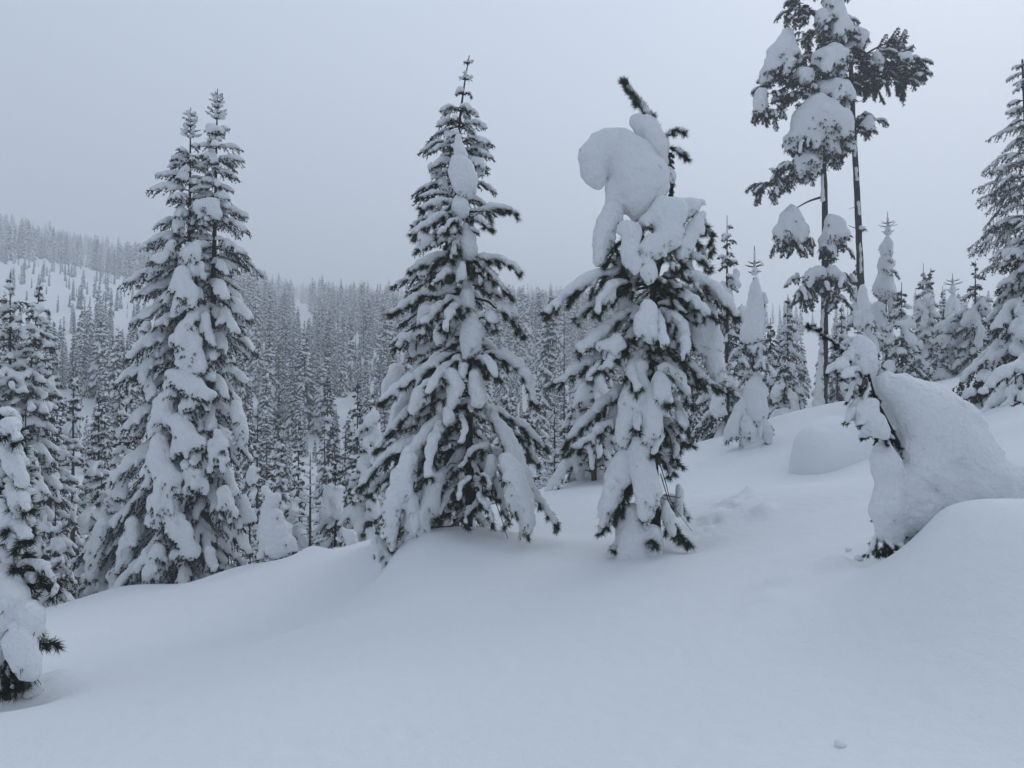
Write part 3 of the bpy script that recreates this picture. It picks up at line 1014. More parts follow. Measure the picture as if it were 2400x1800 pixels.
# ---- the pine in the middle, and the fir standing close behind it
def tree_middle_pine():
    d = 8.6
    rng = np.random.default_rng(202)
    base = at(1098, 1245, d)
    org = base.copy()
    org[2] = gz(base[0], base[1])
    root = thing('pine_tree', 'spreading pine with drooping snowy boughs on a mound in the middle', 'tree', org)
    TR = px_line([(1098, 1270), (1100, 1100), (1102, 840), (1098, 660), (1096, 560), (1092, 480), (1080, 370), (1074, 320)], d)
    trunk_part(root, TR, 0.05, 0.008, org, seed=4, n=40)
    B = []
    def pb(pts, off=0.0, s0=0.0, **kw):
        B.append(pine_bough(px_line(pts, d, off, s0), rng, **kw))
    pb([(1090, 500), (1062, 478), (1020, 480), (982, 490)], -0.2, snow=0.036, side_len=0.15, dens=800)
    pb([(1090, 500), (1040, 505), (1000, 530), (962, 552)], -0.45, snow=0.040, side_len=0.2, dens=800)
    pb([(1090, 510), (1060, 520), (1024, 550)], -0.5, snow=0.030, side_len=0.2, dens=800)
    pb([(1094, 500), (1150, 490), (1190, 492), (1212, 502)], -0.2, snow=0.036, side_len=0.2, dens=800)
    pb([(1094, 505), (1130, 520), (1150, 540)], -0.4, snow=0.03, side_len=0.15, dens=800)
    pb([(1096, 540), (1070, 570), (1056, 610)], -0.35, snow=0.03, side_len=0.2, dens=800)
    pb([(1096, 600), (1030, 605), (990, 620), (960, 638)], -0.3, snow=0.042, side_len=0.22, dens=800)
    pb([(1096, 605), (1050, 640), (1010, 670)], -0.5, snow=0.045, side_len=0.2, dens=800)
    pb([(1098, 598), (1140, 606), (1180, 615), (1222, 640)], -0.25, snow=0.044, side_len=0.2, dens=800)
    pb([(1098, 605), (1135, 625), (1160, 655), (1196, 694)], -0.35, snow=0.028, side_len=0.2, dens=900)
    pb([(1098, 605), (1120, 640), (1130, 680)], -0.35, snow=0.02, side_len=0.14, dens=900)
    pb([(1098, 690), (1020, 690), (970, 705), (912, 738)], -0.3, snow=0.045, side_len=0.26, dens=800)
    pb([(1098, 700), (1050, 705), (1010, 740), (985, 765)], -0.55, snow=0.042, side_len=0.22, dens=800)
    pb([(1098, 702), (1060, 730), (1040, 780)], -0.6, snow=0.04, side_len=0.18, dens=800)
    pb([(1102, 695), (1140, 705), (1165, 722), (1200, 745), (1226, 790)], -0.2, snow=0.016, side_len=0.18, dens=900, bare=0.45)
    pb([(1102, 750), (1145, 745), (1158, 775)], -0.3, snow=0.02, side_len=0.1, dens=800, bare=0.4)
    pb([(1102, 828), (1060, 832), (1000, 868), (940, 905), (888, 948)], -0.3, snow=0.052, side_len=0.26, dens=800, r0=0.022)
    pb([(1102, 830), (1060, 850), (1030, 880), (1000, 930)], -0.6, snow=0.045, side_len=0.22, dens=800)
    pb([(1105, 838), (1150, 832), (1195, 846), (1232, 890), (1258, 958)], -0.35, snow=0.062, side_len=0.2, dens=800, r0=0.022)
    pb([(1105, 842), (1140, 850), (1165, 890)], -0.6, snow=0.045, side_len=0.2, dens=800)
    pb([(1100, 880), (1020, 900), (960, 960), (915, 1010), (876, 1062)], -0.1, snow=0.055, side_len=0.26, dens=800, r0=0.022)
    pb([(1100, 955), (1058, 962), (1005, 1018), (960, 1085), (925, 1150), (905, 1230)], -0.55, snow=0.075, side_len=0.26, dens=700, r0=0.026)
    pb([(1100, 960), (1040, 1000), (1010, 1060), (1000, 1130)], -0.75, snow=0.055, side_len=0.24, dens=700)
    pb([(1060, 1000), (985, 1030), (900, 1080), (838, 1148)], -0.2, snow=0.05, side_len=0.26, dens=800, r0=0.02)
    pb([(1040, 1040), (960, 1090), (900, 1120), (860, 1165)], -0.05, snow=0.04, side_len=0.22, dens=800)
    pb([(1104, 955), (1140, 965), (1180, 1020), (1210, 1090), (1234, 1170), (1238, 1262)], -0.5, snow=0.082, side_len=0.2, dens=700, r0=0.026)
    pb([(1104, 950), (1160, 962), (1215, 995), (1282, 1052)], -0.05, snow=0.045, side_len=0.24, dens=800, r0=0.02)
    pb([(1150, 985), (1220, 1030), (1262, 1090)], 0.05, snow=0.04, side_len=0.24, dens=800)
    pb([(1200, 1100), (1245, 1150), (1280, 1195), (1308, 1238)], -0.35, snow=0.04, side_len=0.18, dens=900)
    pb([(1100, 965), (1080, 975), (1090, 1005), (1080, 1042)], -0.75, snow=0.032, side_len=0.12, dens=800, droop=0.8)
    pb([(1102, 1010), (1142, 1040), (1100, 1062), (1078, 1100)], -0.6, snow=0.026, side_len=0.14, dens=800, droop=0.8)
    pb([(1102, 1060), (1114, 1100), (1125, 1170), (1096, 1200), (1090, 1232)], -0.7, snow=0.032, side_len=0.12, dens=900, droop=0.7)
    pb([(1118, 1140), (1126, 1172), (1146, 1200), (1154, 1228)], -0.7, snow=0.03, side_len=0.12, dens=900, s0=-0.6)
    pb([(1110, 1110), (1080, 1140), (1076, 1175)], -0.75, snow=0.03, side_len=0.12, dens=900, s0=-0.5)
    pb([(1116, 1110), (1140, 1120), (1150, 1150)], -0.7, snow=0.026, side_len=0.12, dens=900, s0=-0.5)
    pb([(1102, 1080), (1155, 1120), (1180, 1190), (1192, 1230)], -0.2, snow=0.03, side_len=0.16, dens=900)
    pb([(1096, 1080), (1040, 1110), (1000, 1180), (985, 1240)], -0.35, snow=0.05, side_len=0.2, dens=800)
    pb([(1098, 1120), (1050, 1160), (1030, 1220)], -0.45, snow=0.03, side_len=0.16, dens=900)
    pb([(1092, 1150), (1060, 1190), (1010, 1235)], 0.2, snow=0.03, side_len=0.16, dens=800)
    pb([(960, 1120), (935, 1190), (925, 1260), (915, 1290)], -0.4, snow=0.03, side_len=0.14, dens=900, s0=-0.4)
    top, bot = at(1098, 520, d), at(1100, 1180, d)
    for i in range(20):
        t = (i + 0.5) / 20
        o = top + (bot - top) * t
        az = rng.uniform(0.15, 2.99)
        l = rng.uniform(0.35, 0.5) + rng.uniform(0.2, 0.55) * t
        hd = np.array((math.cos(az), math.sin(az), 0))
        B.append(pine_bough([o, o + hd * l * 0.55 - UP * 0.03, o + hd * l - UP * l * 0.5], rng, snow=0.05, dens=400, r0=0.012))
    B += inner_skirt(at(1097, 540, d), at(1100, 1170, d), rng, 30, 0.16, 0.40, d, 0.035)
    emit_boughs(root, B, org, M_PINE, 0.019)
    dead = Buf()
    for pts in ([(1100, 1120), (1070, 1140), (1040, 1150)], [(1095, 1100), (1060, 1085), (1045, 1100)], [(1104, 1090), (1140, 1130), (1170, 1200), (1190, 1262)], [(1098, 1150), (1085, 1190), (1050, 1225)], [(1098, 1140), (1120, 1170), (1122, 1200)]):
        tube(dead, curve(px_line(pts, d, -0.3), 12), 0.007, 0.003, 4)
    part('dead_twigs', dead.mesh('dead_twigs', [M_TWIG], org), root)
    CL = [
        ([(1074, 318, 6, -.05), (1077, 345, 9, -.05), (1082, 365, 17, -.08)],),
        ([(1075, 385, 22, -.12), (1082, 400, 30, -.13), (1090, 430, 31, -.14), (1096, 448, 22, -.13)],),
        ([(1074, 468, 13, -.12), (1080, 486, 21, -.14), (1086, 500, 14, -.14)],),
        ([(1092, 530, 8, -.1), (1096, 560, 16, -.12), (1098, 590, 20, -.13)],),
        ([(1060, 560, 10, .1), (1058, 590, 14, .1)],),
        ([(1092, 655, 10, -.1), (1094, 690, 19, -.14), (1094, 720, 19, -.14)],),
        ([(1086, 620, 10, -.3), (1080, 640, 12, -.3), (1076, 655, 8, -.3)],),
        ([(1106, 745, 18, -.14), (1106, 775, 29, -.16), (1104, 805, 29, -.16), (1100, 822, 18, -.16)],),
        ([(1040, 765, 20, .05), (1030, 800, 16, .05)], [(1060, 740, 14, .1), (1050, 780, 16, .1)]),
        ([(1172, 715, 12, -.2), (1190, 722, 15, -.2), (1206, 738, 9, -.2)],),
        ([(1145, 738, 10, -.28), (1160, 748, 9, -.28)],),
        ([(1060, 880, 20, -.35), (1072, 905, 18, -.38), (1066, 930, 16, -.38), (1058, 950, 10, -.38)], [(1040, 890, 14, -.35), (1010, 900, 14, -.3), (985, 925, 18, -.3), (965, 960, 16, -.3)]),
        ([(1084, 860, 14, -.3), (1080, 880, 10, -.3)],),
        ([(1112, 880, 17, -.3), (1114, 915, 19, -.33), (1110, 945, 11, -.33)],),
        ([(930, 870, 22, .45), (915, 900, 20, .45), (905, 940, 14, .45)],),
        ([(958, 920, 22, .3), (935, 965, 24, .3), (920, 1010, 16, .3)],),
        ([(1050, 985, 14, -.4), (1048, 960, 11, -.4)],),
        ([(960, 1080, 26, -.5), (940, 1130, 26, -.55), (925, 1180, 24, -.55), (918, 1235, 20, -.5), (918, 1275, 14, -.45)],
         [(960, 1170, 24, -.5), (968, 1220, 22, -.45), (960, 1262, 20, -.4)]),
        ([(1020, 1120, 26, -.35), (1010, 1170, 26, -.4), (990, 1215, 24, -.4), (985, 1255, 18, -.4)],),
        ([(1085, 1050, 14, .1), (1070, 1080, 20, .1), (1060, 1120, 16, .1)], [(1120, 1050, 14, .1), (1130, 1090, 16, .1)]),
        ([(1150, 1075, 11, -.3), (1152, 1100, 14, -.3), (1148, 1122, 9, -.3)],),
        ([(1185, 1080, 24, -.5), (1205, 1110, 30, -.52), (1215, 1150, 28, -.52), (1232, 1190, 20, -.5), (1238, 1240, 16, -.5)], [(1190, 1150, 16, -.55), (1196, 1190, 11, -.55)]),
        ([(1235, 1110, 10, -.4), (1242, 1135, 11, -.4)],),
        ([(880, 1260, 12, -.3), (890, 1285, 22, -.25), (930, 1300, 30, -.2), (985, 1290, 24, -.2)],),
    ]
    clumps(root, CL[:5], d, org, 0.020, hem=250, k=0.05, namp=0.007, nscale=0.08, flute=0.010)
    clumps(root, CL[5:], d, org, 0.020, hem=900, shat=3, core=0.86, k=0.04, namp=0.007, nscale=0.08, flute=0.014)
tree_middle_pine()

def tree_middle_fir():
    d = 10.0
    rng = np.random.default_rng(203)
    base = at(1048, 1240, d)
    org = base.copy()
    org[2] = gz(base[0], base[1])
    root = thing('fir_tree', 'slender fir with a bare spiky top just behind the middle pine', 'tree', org)
    top = at(1098, 150, d)
    m = m_per_px(d)
    TR = [at(1048, 1270, d), at(1066, 600, d), at(1076, 310, d), at(1084, 230, d), at(1092, 175, d), at(1100, 130, d)]
    trunk_part(root, TR, 0.085, 0.006, org, seed=5, n=40)
    TRc = curve(TR[::-1], 60)
    prof_l = tabprof([(0, 5 * m), (0.05, 16 * m), (0.09, 22 * m), (0.11, 60 * m), (0.2, 110 * m), (0.3, 130 * m), (0.45, 140 * m), (0.6, 165 * m), (0.8, 180 * m), (1, 190 * m)])
    prof_r = tabprof([(0, 6 * m), (0.05, 20 * m), (0.09, 30 * m), (0.11, 50 * m), (0.2, 95 * m), (0.3, 112 * m), (0.36, 60 * m), (0.6, 70 * m), (0.8, 95 * m), (1, 110 * m)])
    B = []
    nlev = 31
    for i in range(nlev):
        t = 0.02 + 0.95 * (i / nlev) ** 0.95
        o = TRc[int(t * 59)]
        a0 = rng.uniform(0, 6.28)
        cnt = 3 if t < 0.1 else 5
        for j in range(cnt):
            az = a0 + 6.283 * (j + rng.uniform(-0.3, 0.3)) / cnt
            c = math.cos(az)
            l = ((prof_r(t) if c > 0 else prof_l(t)) * abs(c) + 0.5 * (prof_l(t) + prof_r(t)) * (1 - abs(c))) * rng.uniform(0.7, 1.1)
            hd = np.array((c, math.sin(az), 0))
            rise = 0.55 if t < 0.09 else (-0.05 - 0.35 * t + rng.normal() * 0.08)
            if t < 0.09:
                P = [o, o + hd * l * 0.5 + UP * l * 0.2, o + hd * l + UP * l * rise]
                B.append(fir_bough(P, rng, snow=0.010, nl=0.022, tw=0.05, width=0.05, dens=420, w=0.005))
            else:
                P = [o, o + hd * l * 0.5 + UP * (l * 0.5 * rise + 0.04), o + hd * l + UP * (l * rise - 0.12 * l)]
                B.append(fir_bough(P, rng, snow=(0.030 + 0.03 * t) * rng.uniform(0.7, 1.3), nl=0.034, tw=0.055, width=0.30 * l, dens=300, w=0.009, cover=0.7, droop=0.6))
    emit_boughs(root, B, org, M_FIR, 0.026, k=0.035)
    CL = []
    for (u, v, r) in [(1060, 318, 14), (1018, 395, 14), (1130, 330, 14), (1125, 400, 12), (1022, 500, 17), (1118, 345, 11), (1040, 430, 12), (1000, 560, 16), (990, 640, 16), (960, 800, 22), (1000, 720, 18)]:
        CL.append(([(u - r * .5, v - r * .4, r * .8, rng.uniform(-.35, 0)), (u + r * .3, v + r * .5, r, rng.uniform(-.35, 0))],))
    clumps(root, CL, d, org, 0.024, k=0.04, namp=0.010, nscale=0.10, leaf=M_FIR, w=0.010, nl=0.05, shat=3)
tree_middle_fir()

# ---- the twin-topped fir on the left
def tree_twin_fir():
    d = 13.0
    rng = np.random.default_rng(101)
    m = m_per_px(d)
    base = at(440, 1395, d)
    org = base.copy()
    org[2] = min(base[2], gz(base[0], base[1]))
    root = thing('fir_tree', 'tall fir with two pointed tops, thickly plastered with snow', 'tree', org)
    B = []
    for stem, (tu, tv, bu, lp, rp, seed) in enumerate([
        (447, 252, 425,
         [(270, 3), (300, 12), (345, 42), (420, 62), (500, 92), (560, 80), (620, 112), (680, 110), (740, 150), (800, 125), (900, 140), (1000, 150), (1100, 180), (1200, 205), (1390, 225)],
         [(270, 3), (300, 14), (345, 26), (420, 35), (500, 45), (620, 60), (740, 80), (900, 95), (1390, 110)], 1),
        (510, 208, 475,
         [(230, 3), (270, 14), (300, 24), (345, 30), (420, 40), (500, 45), (620, 60), (740, 80), (900, 95), (1390, 110)],
         [(230, 3), (270, 14), (300, 24), (357, 56), (430, 42), (490, 60), (575, 92), (650, 62), (740, 108), (850, 100), (950, 116), (1050, 122), (1200, 118), (1300, 80), (1390, 60)], 2)]):
        top = at(tu, tv, d)
        bot = at(bu, 1400, d)
        P = [bot, bot + (top - bot) * 0.5 + np.array((0.03, 0, 0)), top]
        trunk_part(root, P, 0.11, 0.006, org, seed=7 + stem, n=30)
        lf = tabprof([((v - tv) / (1400 - tv), (1.18 if v < 850 else 1.0) * w * m) for v, w in lp])
        rf = tabprof([((v - tv) / (1400 - tv), (1.18 if v < 850 else 0.85) * w * m) for v, w in rp])
        # bare leader with its little whorls
        for v, l in ((tv + 20, 0.10), (tv + 34, 0.13), (tv + 46, 0.10), (tv + 60, 0.16), (tv + 72, 0.18)):
            o = top + (bot - top) * ((v - tv) / (1400 - tv))
            a0 = rng.uniform(0, 6.28)
            for j in range(5):
                az = a0 + j * 1.2566
                hd = np.array((math.cos(az), math.sin(az), 0.45))
                B.append(fir_bough([o, o + hd * l * 0.5, o + hd * l], rng, snow=0.011, nl=0.022, tw=0.05, width=0.03, dens=500, bare=0.05))
        bb = fir_boughs(bot, top, lf, rf, rng, lod=0, levels=36, per=5, pw=1.22, snow=0.062, start=0.08, end=0.98, rise=(0.05, -0.75), cover=0.75, fat=1.1, depth=0.9)
        B += bb
    emit_boughs(root, B, org, M_FIR, 0.032, k=0.05, namp=0.009, nscale=0.11)
    CL = [
        [(420, 500, 14, -.3), (418, 520, 17, -.32), (414, 540, 10, -.32)],
        [(470, 485, 20, -.3), (492, 478, 22, -.3), (500, 500, 20, -.32)],
        [(440, 395, 12, -.2), (425, 410, 12, -.2)], [(494, 352, 10, -.2), (498, 374, 13, -.2)], [(500, 300, 14, -.1), (512, 306, 13, -.1)],
        [(462, 575, 15, -.4), (450, 600, 22, -.42), (455, 640, 18, -.42)],
        [(400, 570, 12, -.4), (390, 590, 14, -.4)], [(365, 600, 14, -.4), (372, 625, 17, -.4), (350, 650, 12, -.4)],
        [(430, 640, 24, -.5), (428, 665, 30, -.52), (450, 690, 28, -.52), (432, 715, 22, -.52), (415, 740, 13, -.52)],
        [(470, 620, 12, -.45), (475, 650, 11, -.45)],
        [(440, 775, 30, -.55), (430, 800, 36, -.58), (450, 830, 36, -.58), (430, 860, 26, -.56), (470, 860, 26, -.56)],
        [(480, 740, 16, -.5), (490, 780, 18, -.5), (500, 810, 14, -.5)],
        [(420, 880, 34, -.6), (450, 905, 34, -.64), (490, 925, 22, -.66), (460, 940, 22, -.64), (435, 955, 12, -.62)],
        [(345, 760, 14, -.5), (335, 790, 16, -.5)], [(350, 850, 18, -.5), (340, 890, 20, -.5), (355, 920, 18, -.5)],
        [(390, 935, 24, -.6), (380, 970, 26, -.6), (365, 1010, 20, -.6)],
        [(415, 985, 22, -.65), (430, 1010, 30, -.68), (460, 1035, 24, -.68), (420, 1040, 22, -.66)],
        [(375, 1030, 24, -.65), (370, 1080, 32, -.7), (400, 1130, 36, -.72), (380, 1180, 34, -.72), (355, 1225, 20, -.7)],
        [(440, 1090, 22, -.65), (455, 1130, 22, -.68), (430, 1150, 18, -.68)],
        [(515, 1015, 18, -.6), (520, 1045, 26, -.62), (512, 1078, 22, -.62)],
        [(550, 950, 18, -.3), (560, 1000, 20, -.3), (562, 1040, 14, -.3)],
        [(525, 1150, 18, -.5), (530, 1185, 22, -.5), (550, 1200, 14, -.5)],
        [(400, 1210, 24, -.7), (420, 1250, 26, -.7), (450, 1290, 22, -.7), (415, 1300, 18, -.7)],
        [(370, 1290, 24, -.7), (360, 1330, 28, -.7), (355, 1375, 22, -.65)],
        [(300, 1080, 18, -.3), (290, 1120, 20, -.3), (285, 1160, 16, -.3)],
        [(330, 980, 16, -.4), (318, 1010, 18, -.4)], [(310, 1220, 18, -.5), (300, 1270, 22, -.5), (295, 1320, 18, -.5)],
        [(240, 1230, 20, -.4), (225, 1290, 24, -.4), (215, 1350, 20, -.4)], [(490, 1290, 14, -.6), (500, 1330, 14, -.6)],
        [(570, 1170, 14, -.2), (585, 1215, 14, -.2)], [(270, 1340, 22, -.45), (262, 1390, 20, -.45)],
    ]
    clumps(root, [(c,) for c in CL], d, org, 0.028, k=0.035, namp=0.014, nscale=0.12, flute=0.03, fscale=0.14, leaf=M_FIR, w=0.014, nl=0.08, hem=900, shat=5, core=0.78)
tree_twin_fir()

# ---- the bent sapling at the right with the great snow mass
def tree_bent_sapling():
    d = 5.25
    rng = np.random.default_rng(404)
    base = at(2085, 1300, d)
    org = base.copy()
    org[2] = gz(base[0], base[1])
    root = thing('bent_sapling', 'sapling bent leftwards under a great hump of snow at the right', 'tree', org)
    TR = px_line([(2085, 1325), (2110, 1180), (2120, 1080), (2085, 1000), (2050, 930), (2030, 860), (2005, 825)], d)
    trunk_part(root, TR, 0.022, 0.008, org, seed=8, n=30)
    B = []
    def pb(pts, off=0.0, s0=0.0, **kw):
        kw.setdefault('nl', 0.028)
        kw.setdefault('w', 0.003)
        B.append(pine_bough(px_line(pts, d, off, s0), rng, **kw))
    pb([(2020, 845), (1985, 828), (1945, 795), (1915, 772), (1892, 764)], -0.05, snow=0.015, side_len=0.05, dens=3600, r0=0.014, shoots=0.8, nl=0.042, cover=0.85)
    pb([(2022, 860), (1985, 850), (1955, 862), (1940, 880)], -0.12, snow=0.030, side_len=0.10, dens=1000, r0=0.008)
    pb([(2025, 865), (1995, 872), (1975, 890)], -0.2, snow=0.026, side_len=0.09, dens=1000, r0=0.008)
    pb([(2036, 880), (2010, 892), (1992, 920), (1985, 945)], -0.1, snow=0.016, side_len=0.10, dens=1100, r0=0.008)
    pb([(2040, 890), (2032, 920), (2020, 950)], -0.15, snow=0.012, side_len=0.08, dens=1100, r0=0.008)
    pb([(2030, 850), (2055, 850), (2062, 880)], 0.1, snow=0.014, side_len=0.08, dens=1000, r0=0.008)
    pb([(2055, 935), (2030, 940), (2002, 965), (1984, 995)], -0.12, snow=0.034, side_len=0.10, dens=1100, r0=0.010)
    pb([(2060, 945), (2040, 965), (2016, 1000)], -0.2, snow=0.034, side_len=0.08, dens=1100, r0=0.008)
    pb([(2072, 975), (2062, 1005), (2055, 1030)], -0.1, snow=0.008, side_len=0.06, dens=1100, r0=0.006)
    pb([(2085, 1000), (2098, 1030), (2108, 1052)], -0.08, snow=0.0, side_len=0.05, dens=1200, r0=0.006)
    pb([(2078, 990), (2070, 1020), (2080, 1045)], -0.12, snow=0.0, side_len=0.05, dens=1200, r0=0.006)
    for (u0, v0, u1, v1) in ((2046, 915, 2030, 945), (2060, 950, 2050, 985), (2075, 985, 2072, 1015), (2092, 1020, 2085, 1048), (2106, 1045, 2110, 1072), (2052, 930, 2060, 960), (2084, 1000, 2098, 1035), (2040, 900, 2018, 915)):
        pb([(u0, v0), (0.5 * (u0 + u1) - 6, 0.5 * (v0 + v1)), (u1, v1)], -0.06, snow=0.010, side_len=0.06, dens=1600, r0=0.005)
    for i in range(16):
        u0 = rng.uniform(2075, 2135)
        pb([(u0, 1235), (u0 + rng.uniform(-25, 20), 1265), (u0 + rng.uniform(-45, 25), 1302)], rng.uniform(-0.2, 0.15), snow=0.0 if i % 3 else 0.012, side_len=0.07, dens=1300, r0=0.006)
    for i in range(8):
        t = rng.uniform(0.25, 0.9)
        o = curve(TR, 30)[int(t * 29)]
        az = rng.uniform(0, 3.14)
        l = rng.uniform(0.15, 0.3)
        hd = np.array((math.cos(az), math.sin(az), -0.3))
        B.append(pine_bough([o, o + hd * l * .5, o + hd * l], rng, snow=0.03, nl=0.028, dens=700, r0=0.007))
    emit_boughs(root, B, org, M_FIR, 0.011, k=0.022, namp=0.0025, nscale=0.04)
    CL = [
        ([(2070, 896, 22, .03), (2105, 925, 46, .06), (2160, 985, 84, .10), (2215, 1050, 94, .15), (2260, 1095, 84, .15), (2335, 1135, 64, .12), (2420, 1165, 60, .1), (2480, 1190, 50, .1)],
         [(2120, 918, 46, .1), (2175, 960, 68, .15), (2225, 1000, 74, .2), (2275, 1070, 66, .18)],
         [(2130, 1050, 42, .05), (2150, 1110, 58, .05), (2130, 1150, 48, .03), (2160, 1180, 30, 0)],
         [(2215, 1130, 46, .04), (2290, 1150, 44, .03), (2380, 1180, 40, .02)],
         [(2072, 1058, 26, -.03), (2078, 1090, 36, -.05), (2095, 1120, 34, -.04)],
         [(2085, 1160, 38, -.06), (2082, 1200, 42, -.07), (2088, 1235, 26, -.06), (2100, 1240, 20, -.05)], [(2110, 1170, 30, -.03), (2112, 1200, 26, -.03)],
         [(2160, 1190, 40, 0), (2150, 1215, 32, -.02), (2135, 1240, 20, -.03)], [(2200, 1165, 36, .02), (2240, 1185, 34, 0)],),
        ([(2012, 800, 14, 0), (2022, 822, 30, 0), (2030, 845, 26, 0), (2048, 862, 14, .02)], [(1985, 830, 12, -.02), (2005, 832, 20, 0)]),
        ([(1962, 862, 14, -.1), (1975, 852, 14, -.08)],),
        ([(2046, 946, 18, -.1), (2022, 962, 20, -.12), (2030, 985, 24, -.12), (2055, 1000, 20, -.1), (2062, 1012, 14, -.1)],),
        ([(2000, 958, 12, -.1), (1988, 980, 10, -.1)],),
        ([(1996, 815, 9, -.02), (1994, 824, 9, -.02)],),
    ]
    clumps(root, CL, d, org, 0.0125, k=0.045, namp=0.0065, nscale=0.06, leaf=M_FIR, nl=0.03, w=0.004, hem=160, flute=0.012, fscale=0.10, shat=2, core=0.92)
tree_bent_sapling()

# ---- the sapling cut by the left edge
def tree_left_sapling():
    d = 5.2
    rng = np.random.default_rng(505)
    base = at(20, 1625, d)
    org = base.copy()
    org[2] = gz(base[0], base[1])
    root = thing('pine_sapling', 'lumpy snow-loaded pine sapling cut by the left edge', 'tree', org)
    trunk_part(root, px_line([(18, 1640), (15, 1500), (5, 1350), (0, 1200), (-5, 1080), (-8, 960)], d), 0.022, 0.006, org, seed=9)
    B = []
    def pb(pts, off=0.0, s0=0.0, **kw):
        kw.setdefault('dens', 900)
        B.append(pine_bough(px_line(pts, d, off, s0), rng, **kw))
    pb([(8, 1345), (45, 1328), (85, 1325), (115, 1348), (134, 1384)], -0.1, snow=0.026, side_len=0.16)
    pb([(10, 1370), (50, 1362), (85, 1365), (112, 1372)], 0.1, snow=0.018, side_len=0.16)
    pb([(15, 1480), (60, 1494), (95, 1503), (130, 1508)], -0.05, snow=0.006, side_len=0.10, bare=0.4)
    pb([(15, 1450), (55, 1470), (80, 1520)], -0.2, snow=0.02, side_len=0.12)
    pb([(15, 1540), (50, 1570), (60, 1612)], -0.2, snow=0.01, side_len=0.12)
    pb([(15, 1540), (20, 1580), (35, 1625)], -0.25, snow=0.008, side_len=0.12)
    pb([(15, 1540), (-5, 1580), (5, 1630)], -0.25, snow=0.01, side_len=0.12)
    pb([(18, 1560), (45, 1600), (72, 1622)], 0.1, snow=0.0, side_len=0.10)
    pb([(2, 1250), (30, 1255), (52, 1282)], -0.15, snow=0.03, side_len=0.12)
    pb([(2, 1210), (25, 1215), (45, 1240)], 0.1, snow=0.03, side_len=0.12)
    pb([(5, 1300), (40, 1285), (72, 1300)], 0.15, snow=0.025, side_len=0.12)
    pb([(0, 1160), (25, 1160), (40, 1185)], -0.1, snow=0.03, side_len=0.1)
    for v0, l in ((975, 34), (1000, 46), (1030, 54), (1062, 60), (1095, 66), (1130, 64), (1165, 68), (1200, 70), (1235, 70)):
        pb([(-4, v0), (l * 0.5, v0 + 4), (l, v0 + 34)], rng.uniform(-0.2, 0.2), snow=0.042, side_len=0.12)
    for i in range(14):
        t = (i + .5) / 14
        o = at(10 - 12 * (1 - t), 1130 + 430 * t, d)
        az = rng.uniform(0.3, 5.2)
        l = rng.uniform(0.18, 0.34) * (0.5 + 0.6 * t)
        hd = np.array((math.cos(az), math.sin(az), -0.25))
        B.append(pine_bough([o, o + hd * l * .5, o + hd * l - UP * 0.05], rng, snow=0.035, dens=600, r0=0.008))
    emit_boughs(root, B, org, M_PINE, 0.012, k=0.025, namp=0.003, nscale=0.05)
    CL = [
        ([(-15, 1340, 30, -.1), (10, 1370, 38, -.12), (30, 1410, 40, -.14), (20, 1450, 36, -.14), (-10, 1440, 40, -.1)],),
        ([(56, 1425, 22, -.2), (70, 1445, 30, -.2), (78, 1475, 22, -.2)],),
        ([(42, 1475, 24, -.24), (45, 1510, 34, -.26), (52, 1550, 32, -.26), (58, 1575, 18, -.25)],),
        ([(-12, 1490, 26, -.2), (-18, 1540, 26, -.2)],), ([(8, 1290, 12, -.05), (14, 1318, 18, -.08)],),
        ([(5, 1180, 14, -.05), (20, 1210, 20, -.08), (10, 1240, 22, -.08)],), ([(22, 1140, 12, -.05), (44, 1172, 15, -.08), (36, 1205, 13, -.08)],), ([(0, 1255, 16, -.1), (30, 1266, 16, -.12), (52, 1290, 10, -.12)],), ([(64, 1345, 8, -.05), (88, 1352, 9, -.05)],), ([(-5, 1130, 16, 0), (0, 1110, 10, 0)],), ([(5, 1000, 10, -.05), (28, 1022, 14, -.08), (40, 1050, 10, -.08)],), ([(8, 1060, 14, -.08), (38, 1088, 17, -.1), (46, 1122, 12, -.1)],),
        ([(84, 1610, 12, .05), (70, 1625, 16, .05)],),
    ]
    clumps(root, CL, d, org, 0.0125, k=0.05, namp=0.0055, nscale=0.05, hem=700, flute=0.012, fscale=0.08, shat=3, core=0.86)
tree_left_sapling()

# ---- two tall bare-stemmed pines at the right
def fluff(B, rng, c, ru, rv, d, n, snow, off=0.0, l=(0.25, 0.5), hang=0.35, toward=None, dens=170):
    """short, dense, clumpy fir-like sprays filling an ellipse of the picture at depth d"""
    for i in range(n):
        a, q = rng.uniform(0, 6.28), math.sqrt(rng.uniform(0, 1))
        u = c[0] + ru * q * math.cos(a)
        v = c[1] + rv * q * math.sin(a)
        o = at(u, v, d + off + rng.uniform(-1, 1) * ru * m_per_px(d) * 0.7)
        az = rng.uniform(0, 6.28)
        hd = np.array((math.cos(az), math.sin(az), 0.0))
        if toward is not None:
            hd = nrm(hd * 0.7 + np.array(toward))
        ll = rng.uniform(*l)
        B.append(fir_bough([o, o + hd * ll * .5 + UP * 0.02, o + hd * ll - UP * ll * hang], rng, snow=0.8 * snow * rng.uniform(0.7, 1.3), nl=0.055, w=0.020, tw=0.055, width=0.15, dens=dens, droop=0.7, cover=0.55, seg=0.12, hang=0.3))

